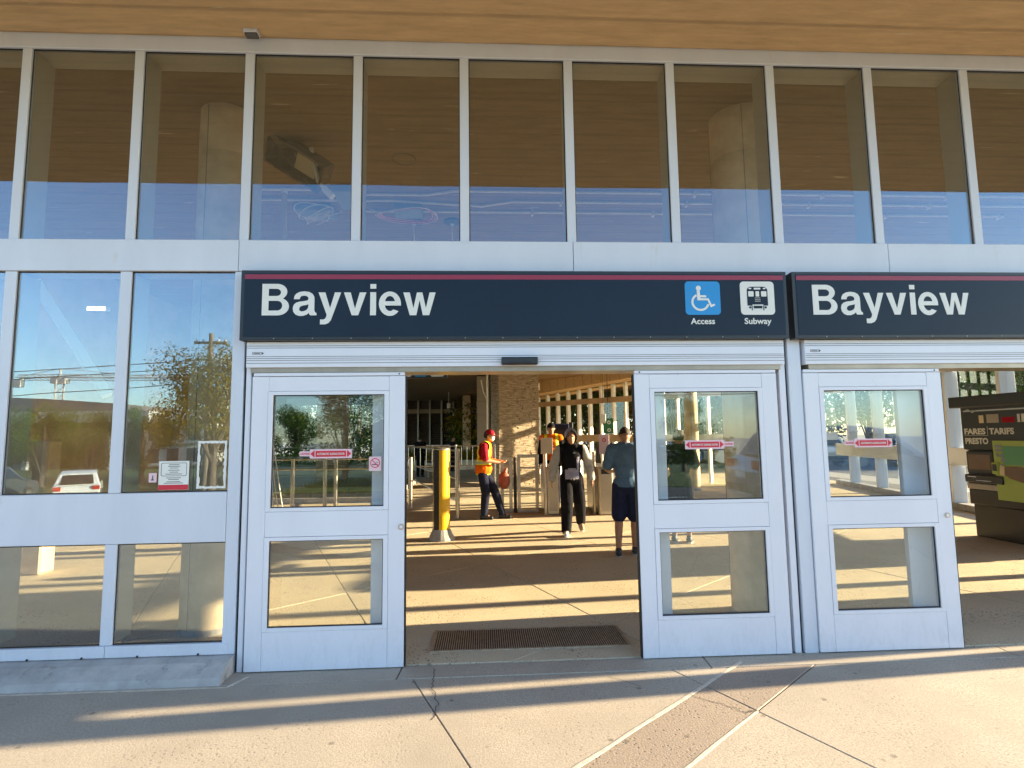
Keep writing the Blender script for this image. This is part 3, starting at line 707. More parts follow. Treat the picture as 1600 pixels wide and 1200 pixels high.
def station_sign(x0, x1, lx, lab, icons):
    t = thing('station_sign', lab, 'sign', ((x0+x1)/2, -.02, 2.385))
    ox, oz = t.location.x, t.location.z
    part('sign_box', MB().bbox(x0, x1, -.118, -.028, 2.386, 2.918, .004), 'navyframe', t, world=True)
    part('sign_face', MB().box(x0+.028, x1-.028, -.1215, -.119, 2.412, 2.895), 'navy', t, world=True)
    part('stripe', MB().box(x0+.030, x1-.030, -.1235, -.122, 2.849, 2.885), 'crimson', t, world=True)
    pos = [('B', 183), ('a', 400), ('y', 580), ('v', 760), ('i', 948), ('e', 1010), ('w', 1185)]
    k = .00104
    for ch, px in pos:
        curve_mesh('letter', list(GL[ch]), .0012, 'white', (lx+(px-183)*k-ox, -.1235+.02, 2.572-oz), t, scale=k)
    for px in (235, 325, 490, 545, 1100, 1190):
        pass
    for i in range(14):
        xx = x0+.25+(x1-x0-.5)*i/13
        part('rivet', MB().ball((xx, -.119, 2.399), .005, 6, 4), 'steel', t, world=True)
    if icons:
        def pic(n, pts, m, x, y=-.1235, z=2.704, lift=0):
            return curve_mesh(n, pts, .0008, m, (x-ox, y+.02-lift, z-oz), t)
        xb, xw = 1.706, 2.141
        b = pic('access_pictogram', [rrect(-.139, -.132, .139, .132, .03)], 'blue', xb)
        def sub(n, pts, m, par, l=.002): return curve_mesh(n, pts, .0005, m, (0, 0, l), par, rot=(0, 0, 0))
        sub('pictogram_head', [arc(-.032, .078, .020, .020, 0, 359, 20)], 'white', b)
        sub('pictogram_body', [[(-.046, .062), (-.022, .062), (-.020, .022), (.028, .022), (.028, .006), (-.019, .006), (-.018, -.002), (.046, -.002), (.068, -.052), (.090, -.044), (.096, -.058), (.060, -.074), (.036, -.018), (-.044, -.018)]], 'white', b)
        outer = arc(-.020, -.032, .072, .070, 118, 345, 30); innr = arc(-.020, -.032, .055, .053, 345, 118, 30)
        sub('pictogram_wheel', [outer+innr], 'white', b)
        b2 = pic('subway_pictogram', [rrect(-.136, -.132, .136, .132, .03)], 'white', xw)
        sub('train_front', [[(-.082, -.060), (-.082, .066), (-.074, .080), (-.058, .090), (.058, .090), (.074, .080), (.082, .066), (.082, -.060)]], 'navy', b2, .002)
        for s_ in (-1, 1):
            sub('train_window', [rrect(min(s_*.030, s_*.073), .012, max(s_*.030, s_*.073), .054, .006)], 'white', b2, .0035)
            sub('train_lamp', [arc(s_*.057, .076, .012, .006, 0, 359, 10)], 'white', b2, .0035)
            sub('train_wheel', [arc(s_*.062, -.074, .009, .009, 0, 359, 10)], 'navy', b2, .002)
            sub('train_leg', [[(s_*.043, -.062), (s_*.043, -.098), (s_*.050, -.098), (s_*.050, -.062)]], 'navy', b2, .002)
        sub('train_door_window', [rrect(-.014, .012, .014, .054, .003)], 'white', b2, .0035)
        sub('train_blind', [rrect(-.026, .068, .026, .082, .002)], 'white', b2, .0035)
        for zz in (.002, -.012, -.024): sub('train_chain', [[(-.022, zz), (.022, zz), (.022, zz-.003), (-.022, zz-.003)]], 'white', b2, .0035)
        sub('train_coupler_frame', [[(-.043, -.052), (.043, -.052), (.043, -.062), (-.043, -.062)]], 'white', b2, .0035)
        sub('train_coupler', [rrect(-.034, -.082, .034, -.062, .002)], 'navy', b2, .0045)
        text('Access', .066, 'white', (1.606-ox, -.1235+.02, 2.500-oz), t, width=.19, bold=.0012)
        text('Subway', .066, 'white', (2.028-ox, -.1235+.02, 2.500-oz), t, width=.214, bold=.0012)
    return t
station_sign(-1.80, 2.385, -1.64, 'dark navy Bayview sign with crimson stripe and blue and white pictograms', True)
station_sign(2.432, 6.66, 2.585, 'second dark navy Bayview sign with crimson stripe, cut off at the right', False)

# notices on the left window
nt_ = thing('window_notice', 'white paper notice with red bottom band stuck on the lower left window', 'notice', (-2.285, -.004, 1.40))
part('sheet', MB().box(-.108, .108, 0, .0012, -.105, .105), 'white', nt_)
part('red_band', MB().box(-.107, .107, -.0008, -.0002, -.104, -.068), 'red', nt_)
b_ = curve_mesh('rounded_border', [rrect(-.092, -.005, .092, .092, .012), rrect(-.089, -.002, .089, .089, .010)], .0003, 'black', (0, -.0008, 0), nt_)
rl = MB()
for z in (.078, .066, .054, .038, .024, .010, -.018, -.030, -.046, -.056):
    ww = random.uniform(.03, .07); rl.box(-ww, ww, -.0009, -.0003, z-.0022, z+.0022)
part('print_line', rl, 'seal', nt_, kind='stuff')
hi = thing('small_pictogram_card', 'tiny pale pictogram card beside the red banded window notice', 'card', (-2.435, -.004, 1.385))
part('card', MB().box(-.028, .028, 0, .001, -.034, .034), 'pink', hi); part('figure_print', MB().prism([(-.012, -.02), (.012, -.02), (.004, -.004), (.004, .016), (-.004, .016), (-.004, -.004)], 'y', -.0008, -.0002), 'seal', hi)
tf = MB()
def jag(x0, x1, z0, z1, wd):
    P = []
    n_ = 22
    for (a, b) in (((x0, z0), (x1, z0)), ((x1, z0), (x1, z1)), ((x1, z1), (x0, z1)), ((x0, z1), (x0, z0))):
        for i in range(n_): P.append((a[0]+(b[0]-a[0])*i/n_, a[1]+(b[1]-a[1])*i/n_))
    cx, cz = (x0+x1)/2, (z0+z1)/2
    out, inn = [], []
    for p in P:
        r1, r2 = random.uniform(-.002, .002), random.uniform(-.005, .005)
        sx = 1 if p[0] > cx else -1; sz = 1 if p[1] > cz else -1
        onx = abs(abs(p[0]-cx)-(x1-x0)/2) < 1e-4; onz = abs(abs(p[1]-cz)-(z1-z0)/2) < 1e-4
        out.append((p[0]+r1, p[1]+r1)); ix = p[0]-(sx*(wd+r2) if onx else 0); iz = p[1]-(sz*(wd+r2) if onz else 0)
        ix = max(x0+wd-.004, min(x1-wd+.004, ix)); iz = max(z0+wd-.004, min(z1-wd+.004, iz)); inn.append((ix, iz))
    return [out, inn]
tr_ = thing('tape_residue', 'square outline of torn pale tape left on the lower left window', 'tape', (-2.015, -.003, 1.475))
curve_mesh('tape_outline', jag(-.105, .105, -.175, .175, .018), .0004, 'white', (0, 0, 0), tr_)
# ================================================================== HALL: glazed walls
def glazed_wall(lab, a, b, spacing, first, bands, z0, z1, depth=.2, mw=.075, glass='glass_far', mname='alu', base=.0, fin=None):
    a = Vector(a); b = Vector(b); L = (b-a).length; ang = math.atan2(b.y-a.y, b.x-a.x)
    t = thing('glazed_wall', lab, 'glazed wall', (a.x, a.y, 0), ang)
    s = first; ms = []
    while s < L: ms.append(s); s += spacing
    edges = [0]+ms+[L]
    zz = [z0]+[v for bd in bands for v in bd]+[z1]
    for i in range(0, len(zz), 2):
        for s in ms: part('mullion', MB().bbox(s-mw/2, s+mw/2, -depth/2, depth/2, zz[i]+.001, zz[i+1]-.001, .003), fin or mname, t)
        for p, q in zip(edges, edges[1:]):
            l = p+(mw/2 if p else 0); r = q-(mw/2 if q < L else 0)
            if r-l > .06: part('window_pane', MB().box(l-.002, r+.002, -.004, .004, zz[i]+.001, zz[i+1]-.001), glass, t)
    for lo, hi in bands: part('transom_panel', MB().bbox(0, L, -.05, .05, lo, hi, .003), mname, t)
    if base: part('base_curb', MB().bbox(-.0, L, -.12, .12, 0, z0-.001, .01), 'curb', t)
    return t
_u = (Vector((12.0, 15.0))-Vector((8.79, 1.63))).normalized(); _q = Vector((8.79, 1.63))+_u*1.9; _e = Vector((8.79, 1.63))+_u*12.06
ra = glazed_wall('short tall paned glass side wall section nearest the front corner, solid upper panel added for shade', (8.79, 1.63), tuple(_q), 1.72, .50, [(2.94, 4.4)], .14, CZ-.002, base=1, depth=.26, mw=.10)  # unseen; its tall upper panel is added to keep sun off the left floor
rw = glazed_wall('white mullioned glass side wall behind the fare machine with trees outside', tuple(_q+_u*.004), tuple(_e), 1.72, .32, [(.93, 1.30), (2.94, 3.18)], .14, CZ-.002, base=1, depth=.26, mw=.10)
solo('corner_pier', MB().bbox(8.42, 8.50, .02, .25, 0, CZ-.002, .01), 'alu', 'white square corner post where the glass front meets the side wall', 'pier', (8.48, .16, 0))  # width leaves a narrow gap to the panel for a thin sun stripe
m = Matrix.Translation((8.62, .38, 0)) @ Matrix.Rotation(math.atan2(14.7, 3.55), 4, 'Z')
solo('shade_panel', MB().box(0, 1.27, -.12, .12, 0, CZ-.002, m), 'wall', 'unseen solid panel next to the corner post, added to shade the near floor', 'wall', (8.7, 1, 0))  # out of view, put in to block the sun along the front
bw = glazed_wall('glass rear wall with bright white fins and trees behind the fare gates', (2.2, 20.0), (5.9, 16.0), .56, .30, [(1.42, 1.70), (2.94, 3.15)], .02, 3.95, depth=.20, mw=.085, fin='lit_white', mname='wall')  # transoms take the brown concrete colour to carry their shade
dw = glazed_wall('plain glass rear wall section meeting the side wall', (8.33, 13.39), (11.62, 13.36), 1.1, .5, [(1.42, 1.66), (2.94, 3.15)], .02, CZ-.002, depth=.18, mw=.07, fin='lit_white')
cw = glazed_wall('glass rear wall section seen through the right sliding door glass', (5.92, 15.98), (8.31, 13.40), .56, .3, [(1.42, 1.66), (2.94, 3.15)], .02, CZ-.002, depth=.18, mw=.07, fin='lit_white')
# sloping bulkhead over the rear wall
bk = MB(); 
pA = Vector((1.7, 20.3)); pB = Vector((6.1, 15.7)); nrm = Vector((pB.y-pA.y, -(pB.x-pA.x))).normalized()
def bulk(zb0, zb1, off0, off1):
    v = []
    for p, zb in ((pA, zb0), (pB, zb1)):
        for o_ in (off0, off1):
            for z in (zb, 4.96): v.append((p.x+nrm.x*o_, p.y+nrm.y*o_, z))
    i = len(bk.v); bk.v += v
    for f in ((0, 1, 3, 2), (4, 6, 7, 5), (0, 4, 5, 1), (2, 3, 7, 6), (0, 2, 6, 4), (1, 5, 7, 3)): bk.f.append(tuple(i+k for k in f))
bulk(3.30, 3.74, -.16, -.9)
bulk(3.30, 3.74, .16, .9)
solo('ceiling_beam', bk, 'ceil', 'sloping brown concrete beam over the white fins of the rear glass wall', 'beam', (4, 18, 3.3))
# ---------------- round columns
def column(x, y, r, lab, top=CZ+.0):
    t = thing('round_column', lab, 'column', (x, y, 0))
    part('shaft', MB().lathe([(r, .0), (r, 1.2), (r-.004, 1.205), (r, 1.21), (r, 3.05), (r-.004, 3.055), (r, 3.06), (r, top-.46), (r-.006, top-.45), (r, top-.44), (r, top)], 0, 0, 48), 'col', t, smooth=True)
    part('column_base', MB().lathe([(r+.012, -.001), (r+.012, .035), (r+.002, .05)], 0, 0, 48), 'curb', t, smooth=True)
    for k in range(4):
        a = -pi/2-.35+k*pi/2; part('form_seam', MB().box(-.002, .002, -.002, .002, .06, top-.01, Matrix.Translation(((r+.001)*cos(a), (r+.001)*sin(a), 0)) @ Matrix.Rotation(a, 4, 'Z')), 'seal', t)
    return t
column(-2.44, .98, .25, 'round tan concrete column behind the left windows with pitted top')
column(2.56, .86, .28, 'round tan concrete column behind the right sliding door leaf')
column(6.3, 12.2, .2, 'far slim round concrete column near the rear glass wall')
# ---------------- stone pillars, built of split stone courses
def stone_pillar(x0, x1, y0, y1, z1, lab, courses=22):
    t = thing('stone_pillar', lab, 'pillar', ((x0+x1)/2, (y0+y1)/2, 0))
    W_, D_ = x1-x0, y1-y0
    part('core', MB().box(-W_/2+.04, W_/2-.04, -D_/2+.04, D_/2-.04, 0, z1), 'wall', t)
    mb = MB(); h = .062; n = int(z1/h)
    def clip(v): return v
    for i in range(n):
        z = i*h; x = -W_/2
        while x < W_/2-.02:
            l = min(random.uniform(.12, .38), W_/2-x); o_ = random.uniform(0, .028)
            mb.box(x+.002, x+l-.002, -D_/2-o_, -D_/2+.045, z+.002, z+h-.003, Matrix.Rotation(random.uniform(-.006, .006), 4, 'Y')); x += l
        y = -D_/2+.045
        while y < D_/2-.02:
            l = min(random.uniform(.12, .38), D_/2-y); o_ = random.uniform(0, .028)
            mb.box(W_/2-.045, W_/2+o_, y+.002, y+l-.002, z+.002, z+h-.003); mb.box(-W_/2-o_, -W_/2+.045, y+.002, y+l-.002, z+.002, z+h-.003); y += l
    part('split_stone', mb, 'stone', t, kind='stuff')
    t.rotation_euler = (0, 0, rad(0)); return t
sp = stone_pillar(-.78, .78, -.5, .5, 4.3, 'wide split stone pillar with sunlit lower half behind the fare gates')
sp.location = (1.02, 15.1, 0); sp.rotation_euler = (0, 0, rad(24))
sp2 = stone_pillar(-.5, .5, -.4, .4, 4.3, 'narrower stone pillar seen through the left sliding door glass')
sp2.location = (-5.5, 16.2, 0); sp2.rotation_euler = (0, 0, rad(8))
# ---------------- rear of the hall
lw_ = thing('louvre_wall', 'dark brown slatted louvre screen between pale posts at the far end of the hall', 'screen', (-3, 30, 0))
for x in [-6.2+.72*i for i in range(9)]: part('post', MB().bbox(x-.05, x+.05, 29.9, 30.12, 0, 3.97, .005), 'plaster', lw_, world=True)
for i in range(8):
    x = -6.2+.72*i
    for z in [1.3+.125*k for k in range(15)]:
        part('slat', MB().box(x+.055, x+.665, -.055, .055, -.05, .05, Matrix.Translation((0, 30.0, z)) @ Matrix.Rotation(rad(35), 4, 'X') @ Matrix.Scale(.16, 4, (0, 0, 1))), 'louvre', lw_, world=True)
part('upper_rail', MB().box(-6.2, -.4, 29.95, 30.05, 3.18, 3.42), 'wall', lw_, world=True)
part('backing', MB().box(-6.2, -.4, 30.14, 30.2, 1.2, 3.97), 'louvre', lw_, world=True)
part('base_wall', MB().box(-6.3, -.4, 29.9+.23, 30.3, 0, 1.19), 'plaster', lw_, world=True)
bwl = thing('board_wall', 'grey boarded box wall with flat joints left of the stone pillar', 'wall', (-.1, 19, 0))
for i in range(8):
    z = i*.5; part('wall_board', MB().bbox(-.25, .26, 16.6, 21.5, z+.004, min(z+.496, 3.97), .004), 'board', bwl, world=True)
tallp = solo('rear_pier', MB().bbox(-1.15, -.72, 26, 26.5, 0, 3.97, .02), 'col', 'pale square pier beside the far louvre screen', 'pier', (-.9, 26.2, 0))
dp = thing('downpipe', 'pair of dark vertical pipes on the left edge of the stone pillar', 'pipe', (.18, 14.4, 0))
for x in (.13, .22): part('pipe', MB().tube([(x, 14.45, 1.2), (x, 14.45, 4.2)], .032, 10), 'galv' if x < .2 else 'gasket', dp, True, world=True)
part('elbow', MB().tube([(.13, 14.45, 2.9), (.0, 14.5, 3.2), (-.08, 14.5, 3.6)], .02, 8), 'galv', dp, True, world=True)
# ---------------- conduits and boxes on the ceiling
def pipe(y, pts, lab, r=.017):
    t = thing('ceiling_conduit', lab, 'conduit', (pts[0][0], y, 4.9))
    part('tube', MB().tube([(x, y+dy, z) for x, dy, z in pts], r, 10), 'galv', t, True, world=True)
    x = pts[0][0]+.6
    while x < pts[-1][0]:
        if x > .2: part('clip', MB().box(x-.012, x+.012, y-.03, y+.03, CZ-.07, CZ-.002), 'galv', t, world=True)
        x += 1.7
    return t
pipe(2.48, [(-2.95, 0, CZ-.025), (-1.95, 0, CZ-.025), (-1.55, .12, CZ-.025), (-1.0, .12, CZ-.025), (-.7, .12, CZ-.025), (-.35, 0, CZ-.025), (2.3, 0, CZ-.025), (7.6, 0, CZ-.025)], 'frontmost long thin conduit across the ceiling behind the upper panes')
pipe(2.78, [(-2.95, 0, CZ-.025), (-1.2, 0, CZ-.025), (0, .15, CZ-.025), (.4, 0, CZ-.025), (7.6, 0, CZ-.025)], 'middle long thin conduit across the ceiling behind the upper panes')
pipe(3.12, [(-1.6, 0, CZ-.025), (0, 0, CZ-.025), (7.6, 0, CZ-.025)], 'rearmost long thin conduit across the ceiling behind the upper panes')
def jbox(x, y, w, d, lab, m='bluegrey'):
    t = thing('junction_box', lab, 'box', (x, y, CZ-.09)); part('box_body', MB().bbox(-w/2, w/2, -d/2, d/2, -.0, .088, .006), m, t)
    part('cover', MB().box(-w/2+.01, w/2-.01, -d/2+.01, d/2-.01, -.004, -.0005), m, t)
    for sx in (-1, 1): part('cover_screw', MB().ball((sx*(w/2-.03), 0, -.005), .007, 6, 4), 'steel', t)
    return t
jbox(-1.70, 2.65, .30, .55, 'grey junction box on the ceiling left of the cable coil')
jbox(-1.0, 3.05, .38, .34, 'grey junction box ringed by red and white cable on the ceiling')
jbox(-2.25, 3.1, .5, .35, 'wide blue grey box on the ceiling behind the lamp housing')
for k, (m_, lb) in enumerate((('redwire', 'red'), ('whitewire', 'white'))):
    c_ = MB(); pts = []
    for j in range(3):
        P = [( -1.02+(.34+.03*j+.012*k)*cos(rad(a)), 3.05+(.20+.025*j+.01*k)*sin(rad(a))+.02*sin(rad(3*a+j*40)), CZ-.10-.012*j-.02*sin(rad(a*2))) for a in range(0, 361, 15)]
        c_.tube(P, .0075, 6)
    c_.tube([(-1.38, 3.0, CZ-.08), (-1.55, 2.9, CZ-.07), (-1.65, 2.8, CZ-.09)], .0075, 6)
    solo('cable_coil', c_, m_, f'loose coil of {lb} cable hanging round the grey ceiling box', 'cable', (-1.05, 3.42, 4.8), smooth=True)
lc_ = MB()
for j in range(6):
    P = [(-2.15+(.30-.03*j)*cos(rad(a+j*50)), 2.85+(.22-.02*j)*sin(rad(a+j*20)), CZ-.14-.03*j+.03*sin(rad(2*a))) for a in range(0, 300, 15)]; lc_.tube(P, .006, 6)
solo('cable_bundle', lc_, 'whitewire', 'tangled bundle of pale cable behind the tin lamp housing', 'cable', (-2.2, 3.3, 4.8), smooth=True)
# open tin lamp housing
lh = thing('lamp_housing', 'rusty open tin lamp housing with ivory card hanging tilted from the ceiling', 'lamp housing', (-1.96, 1.38, 4.53))
bx = MB(); w2, h2, d2 = .33, .145, .20
bx.box(-w2, w2, d2-.008, d2, -h2, h2); bx.box(-w2, w2, 0, d2-.008, h2-.008, h2).box(-w2, w2, 0, d2-.008, -h2, -h2+.008)
bx.box(-w2, -w2+.008, 0, d2-.008, -h2+.008, h2-.008).box(w2-.008, w2, 0, d2-.008, -h2+.008, h2-.008)
part('housing_shell', bx, 'rust', lh)
part('rim', MB().frame(-w2-.012, w2+.012, -h2-.012, h2+.012, -.012, -.0005, .022, .022, .022, .022), 'rust', lh)
part('ivory_card', MB().box(-.05, .20, .10, .106, -.09, .08), 'ivory', lh)
part('card_stand', MB().box(-.03, .18, .11, .19, -.02, .02), 'gasket', lh)
lh.rotation_euler = (rad(40), rad(33), 0)
br = thing('lamp_bracket', 'short bent steel bracket under the tin lamp housing', 'bracket', (-1.62, 1.42, 4.30))
part('arm', MB().tube([(-.18, .0, .42), (-.10, 0, .05), (0, 0, -.06)], .022, 10), 'galv', br, True); part('end_tube', MB().tube([(-.03, -.02, -.03), (.06, -.03, -.13)], .036, 14), 'galv', br, True)
wp = thing('wooden_pole', 'bare wooden pole leaning up behind the upper pane left of the coil', 'pole', (-2.12, 1.6, 2.85))
part('shaft', MB().tube([(.06, 0, .0), (.05, 0, .5), (0, .0, .95), (-.01, 0, 1.45)], [.034, .034, .03, .028], 12), 'wood', wp, True)
part('ferrule', MB().tube([(-.01, 0, 1.45), (-.01, 0, 1.5)], .031, 12), 'galv', wp, True)
for x, y, lab in ((-.98, 3.5, 'left of two small pendant lamps with round ceiling plates'), (-.43, 3.5, 'right of two small pendant lamps with round ceiling plates')):
    t = thing('pendant_lamp', lab, 'lamp', (x, y, CZ)); part('ceiling_plate', MB().lathe([(.12, -.03), (.12, -.0015)], 0, 0, 28), 'black', t, True)
    part('rod', MB().tube([(0, 0, -.03), (0, 0, -1.35)], .009, 8), 'galv', t); part('knuckle', MB().ball((0, 0, -.05), .028), 'galv', t, True)
    part('shade', MB().lathe([(.075, -1.6), (.075, -1.35), (.02, -1.34)], 0, 0, 24), 'galv', t, True)
for x, y, z, lab in ((1.55, 12.6, 3.72, 'small round steel ceiling lamp in front of the stone pillar top'), (1.95, 15.5, 3.32, 'small pendant lamp just right of the stone pillar'), (-1.78, 24, 3.15, 'small double lamp in front of the far louvre screen')):
    t = thing('cylinder_lamp', lab, 'lamp', (x, y, z)); part('lamp_body', MB().lathe([(.09, 0), (.09, .26), (.03, .27)], 0, 0, 20), 'galv', t, True); part('stem', MB().tube([(0, 0, .27), (0, 0, (4.3 if y < 15.3 else 3.98)-z+(.1 if y < 13 else 0))], .012, 8), 'galv', t)
for x, y, lab in ((-2.75, 1.74, 'round recess ring in the ceiling left of the tan column'), (-.87, 1.74, 'round recess ring in the ceiling above the central panes')):
    solo('ceiling_recess', MB().tube([(x+.13*cos(rad(a)), y+.13*sin(rad(a)), CZ-.001) for a in range(0, 361, 12)], .005, 6), 'seal', lab, 'recess', (x, y, CZ), smooth=True)
# diagonal brace and rail seen high in the left windows
db = solo('diagonal_brace', MB().tube([(-5.80, 3.0, 3.78), (-4.78, 3.0, 2.24)], .075, 4), 'lit_white', 'pale diagonal brace behind the upper half of the left window', 'brace', (-5.3, 3, 3))
lb_ = thing('strip_light', 'bright white strip lamp high behind the leftmost tall window', 'lamp', (-6.6, 5.4, 3.9)); part('lamp_case', MB().bbox(-.17, .17, -.06, .06, 0, .07, .01), 'alu', lb_)
em = bpy.data.materials.new('lit_tube'); nn = N(em); o_ = nn.n('ShaderNodeOutputMaterial'); e_ = nn.n('ShaderNodeEmission'); e_.inputs[0].default_value = (1, .97, .9, 1); e_.inputs[1].default_value = 1.3; nn.l(e_.outputs[0], o_.inputs[0]); MT['lit'] = em
part('lit_tube', MB().box(-.15, -.01, -.062, -.0605, -.005, .06).box(.01, .15, -.062, -.0605, -.005, .06), 'lit', lb_)
# ---------------- hanging direction sign inside the doorway
hs = thing('hanging_sign', 'dark hanging direction sign inside the doorway, mostly hidden by the header', 'sign', (-1.6, 5.0, 2.65))
part('sign_board', MB().bbox(-1.0, 1.0, -.04, .04, 0, .46, .004), 'navyframe', hs)
curve_mesh('subway_pictogram', [rrect(.77, .02, .99, .24, .03)], .0008, 'white', (-.05, -.043, 0), hs); curve_mesh('pictogram_train', [rrect(.83, .075, .93, .21, .02)], .0008, 'navy', (-.05, -.0455, 0), hs)
curve_mesh('access_pictogram', [rrect(.45, .02, .65, .24, .03)], .0008, 'blue', (0, -.043, 0), hs); curve_mesh('plain_pictogram', [rrect(.20, .02, .40, .24, .03)], .0008, 'white', (0, -.043, 0), hs)
for x in (-.7, .7): part('hanger_rod', MB().tube([(x, 0, .46), (x, 0, 2.12)], .012, 8), 'gasket', hs)

# ================================================================== STAINLESS RAILS AND GATES
def fence(pts, rails, lab, posts=None, pr_=.045, rr_=.02, bars=None, ph=1.42):
    t = thing('steel_railing', lab, 'railing', (pts[0][0], pts[0][1], 0))
    def P(n, mb, **k): return part(n, mb, 'steel', t, True, world=True, **k)
    for x, y in (posts or pts): P('post', MB().tube([(x, y, 0), (x, y, ph)], pr_, 14)); P('base_plate', MB().lathe([(pr_+.03, .0015), (pr_+.03, .012)], x, y, 16))
    for z in rails:
        for a, b in zip(pts, pts[1:]): P('rail', MB().tube([(a[0], a[1], z), (b[0], b[1], z)], rr_, 8))
    if bars:
        for a, b in zip(pts, pts[1:]):
            n = int((Vector(b)-Vector(a)).length/bars)
            for i in range(1, n): P('baluster', MB().tube([(a[0]+(b[0]-a[0])*i/n, a[1]+(b[1]-a[1])*i/n, rails[0]), (a[0]+(b[0]-a[0])*i/n, a[1]+(b[1]-a[1])*i/n, rails[-1])], .009, 6))
    return t
fence([(-.55, 7.3), (-3.35, 17.4)], [.35, .8, 1.38], 'steel railing running back from the thick post behind the yellow bollard')
fence([(-8.2, 17.4), (-5.7, 17.45), (-3.36, 17.5)], [.3, .62, .98, 1.34], 'low steel railing with rails across the back left of the hall')
fence([(-2.6, 13.6), (-.9, 13.6), (.35, 13.6)], [.75, 1.38], 'steel railing with thin balusters left of the worker', bars=.17, pr_=.03)
fence([(-5.4, 9.1), (-4.5, 9.1), (-3.75, 9.1), (-3.5, 9.1), (-1.75, 9.1)], [.95, 1.18], 'steel railing seen through the left sliding door glass', ph=1.2)
def gate_frame(x0, x1, y, z, lab, mid=.95):
    t = thing('gate_frame', lab, 'gate', ((x0+x1)/2, y, 0))
    part('hoop', MB().frame(x0, x1, 0, z, y-.03, y+.03, .07, .07, .07, .07), 'steel', t, world=True)
    part('cross_rail', MB().box(x0+.07, x1-.07, y-.02, y+.02, mid, mid+.04), 'steel', t, world=True)
    part('gate_glass', MB().box(x0+.07, x1-.07, y-.004, y+.004, .07, mid), 'glass_far', t, world=True); return t
gate_frame(.36, .62, 8.0, 1.20, 'narrow steel hoop gate right of the orange vest')
gate_frame(.73, 1.20, 8.0, 1.26, 'wider square steel hoop gate in front of the stone pillar')
rb = thing('rubbish_bag', 'reddish bag hanging on the narrow gate beside the worker', 'bag', (.52, 7.75, .6))
part('bag_body', MB().ball((-.09, 0, .12), (.13, .10, .19), 14, 10), 'bagred', rb, True); part('bag_neck', MB().tube([(-.07, 0, .28), (-.03, .04, .38)], [.05, .02], 10), 'bagred', rb, True)
bp_ = solo('black_pole', MB().tube([(.68, 7.95, 0), (.68, 7.95, 1.2)], .035, 12), 'black', 'slim black pole standing between the two steel hoop gates', 'pole', (.68, 7.95, 0), smooth=True)
def gate_cabinet(x, y, w, d, h, lab, rz=0):
    t = thing('fare_gate', lab, 'fare gate', (x, y, 0), rz)
    part('cabinet', MB().bbox(-w/2, w/2, -d/2, d/2, .0, h, .02), 'steel', t)
    part('top_plate', MB().bbox(-w/2-.01, w/2+.01, -d/2-.01, d/2+.01, h+.001, h+.03, .008), 'steel', t)
    part('front_panel', MB().box(-w/2+.04, w/2-.04, -d/2-.004, -d/2-.0005, .08, h-.16), 'board', t)
    part('side_flap', MB().box(w/2+.002, w/2+.30, -.012, .012, .35, h-.1), 'glass_far', t)
    part('reader', MB().bbox(-w/2+.05, w/2-.05, -d/2-.03, -d/2-.005, h-.13, h-.03, .01), 'black', t); return t
gate_cabinet(1.46, 8.15, .26, 1.3, .98, 'steel fare gate cabinet directly behind the hooded man')
gate_cabinet(2.55, 8.0, .30, 1.4, .98, 'steel fare gate cabinet between the hooded man and blue shirt man')
gate_cabinet(3.25, 8.1, .28, 1.4, .98, 'steel fare gate cabinet behind the blue shirt man')
gate_cabinet(4.15, 8.2, .28, 1.4, .98, 'steel fare gate cabinet seen in the right sliding door glass')
for x, lab in ((1.30, 'tall thin steel post left of the hooded man'), (2.35, 'tall thin steel post right of the hooded man')):
    solo('steel_post', MB().tube([(x, 7.55, 0), (x, 7.55, 1.40 if x < 2 else 1.32)], .04, 14), 'steel', lab, 'post', (x, 7.55, 0), smooth=True)
gb = thing('grey_board_sign', 'plain grey board on a steel post beside the capped man', 'sign', (1.33, 7.48, 0))
part('board', MB().bbox(-.12, .13, -.012, .012, 1.28, 1.62, .004), 'board', gb)
nb = thing('notice_board', 'pale notice with small red emblem on a post beside the blue shirt man', 'sign', (2.86, 8.7, 0))
part('board', MB().bbox(-.14, .10, -.01, .01, 1.22, 1.68, .004), 'pink', nb); part('stand', MB().tube([(-.02, .03, 0), (-.02, .03, 1.25)], .025, 10), 'steel', nb, True)
curve_mesh('emblem', [arc(0, 0, .045, .05, 0, 359, 16), arc(0, 0, .022, .026, 0, 359, 12)], .0006, 'red', (-.02, -.0115, 1.55), nb)
gs = thing('green_sign', 'dark green hanging sign with pale round symbols near the rear glass wall', 'sign', (4.05, 13.5, 1.75))
part('panel', MB().bbox(-.17, .17, -.02, .02, -.02, .46, .004), 'greensign', gs)
for z in (.08, .33): curve_mesh('symbol', [arc(.02, z, .06, .06, 0, 359, 16), arc(.02, z, .03, .03, 0, 359, 12)], .0006, 'white', (0, -.0215, 0), gs)
part('hanger_rod', MB().tube([(.0, 0, .46), (.0, 0, 2.65)], .01, 6), 'gasket', gs)
ws = thing('wall_mounted_light', 'small white lamp hanging left of the green sign', 'lamp', (3.83, 13.2, 2.05)); part('lamp_body', MB().bbox(-.07, .07, -.05, .05, 0, .30, .01), 'white', ws); part('wire', MB().tube([(0, 0, .3), (0, 0, 2.4)], .006, 6), 'gasket', ws)
tt = thing('tall_display', 'tall dark display frame with blue top behind the hooded man', 'display', (2.0, 9.6, 0))
part('side_frame', MB().bbox(.15, .24, -.06, .06, 0, 2.0, .006), 'black', tt); part('top_box', MB().bbox(-.28, .149, -.10, .10, 1.80, 1.97, .03), 'darkblue', tt); part('screen', MB().box(-.26, .149, -.01, .01, .9, 1.80), 'dark', tt)
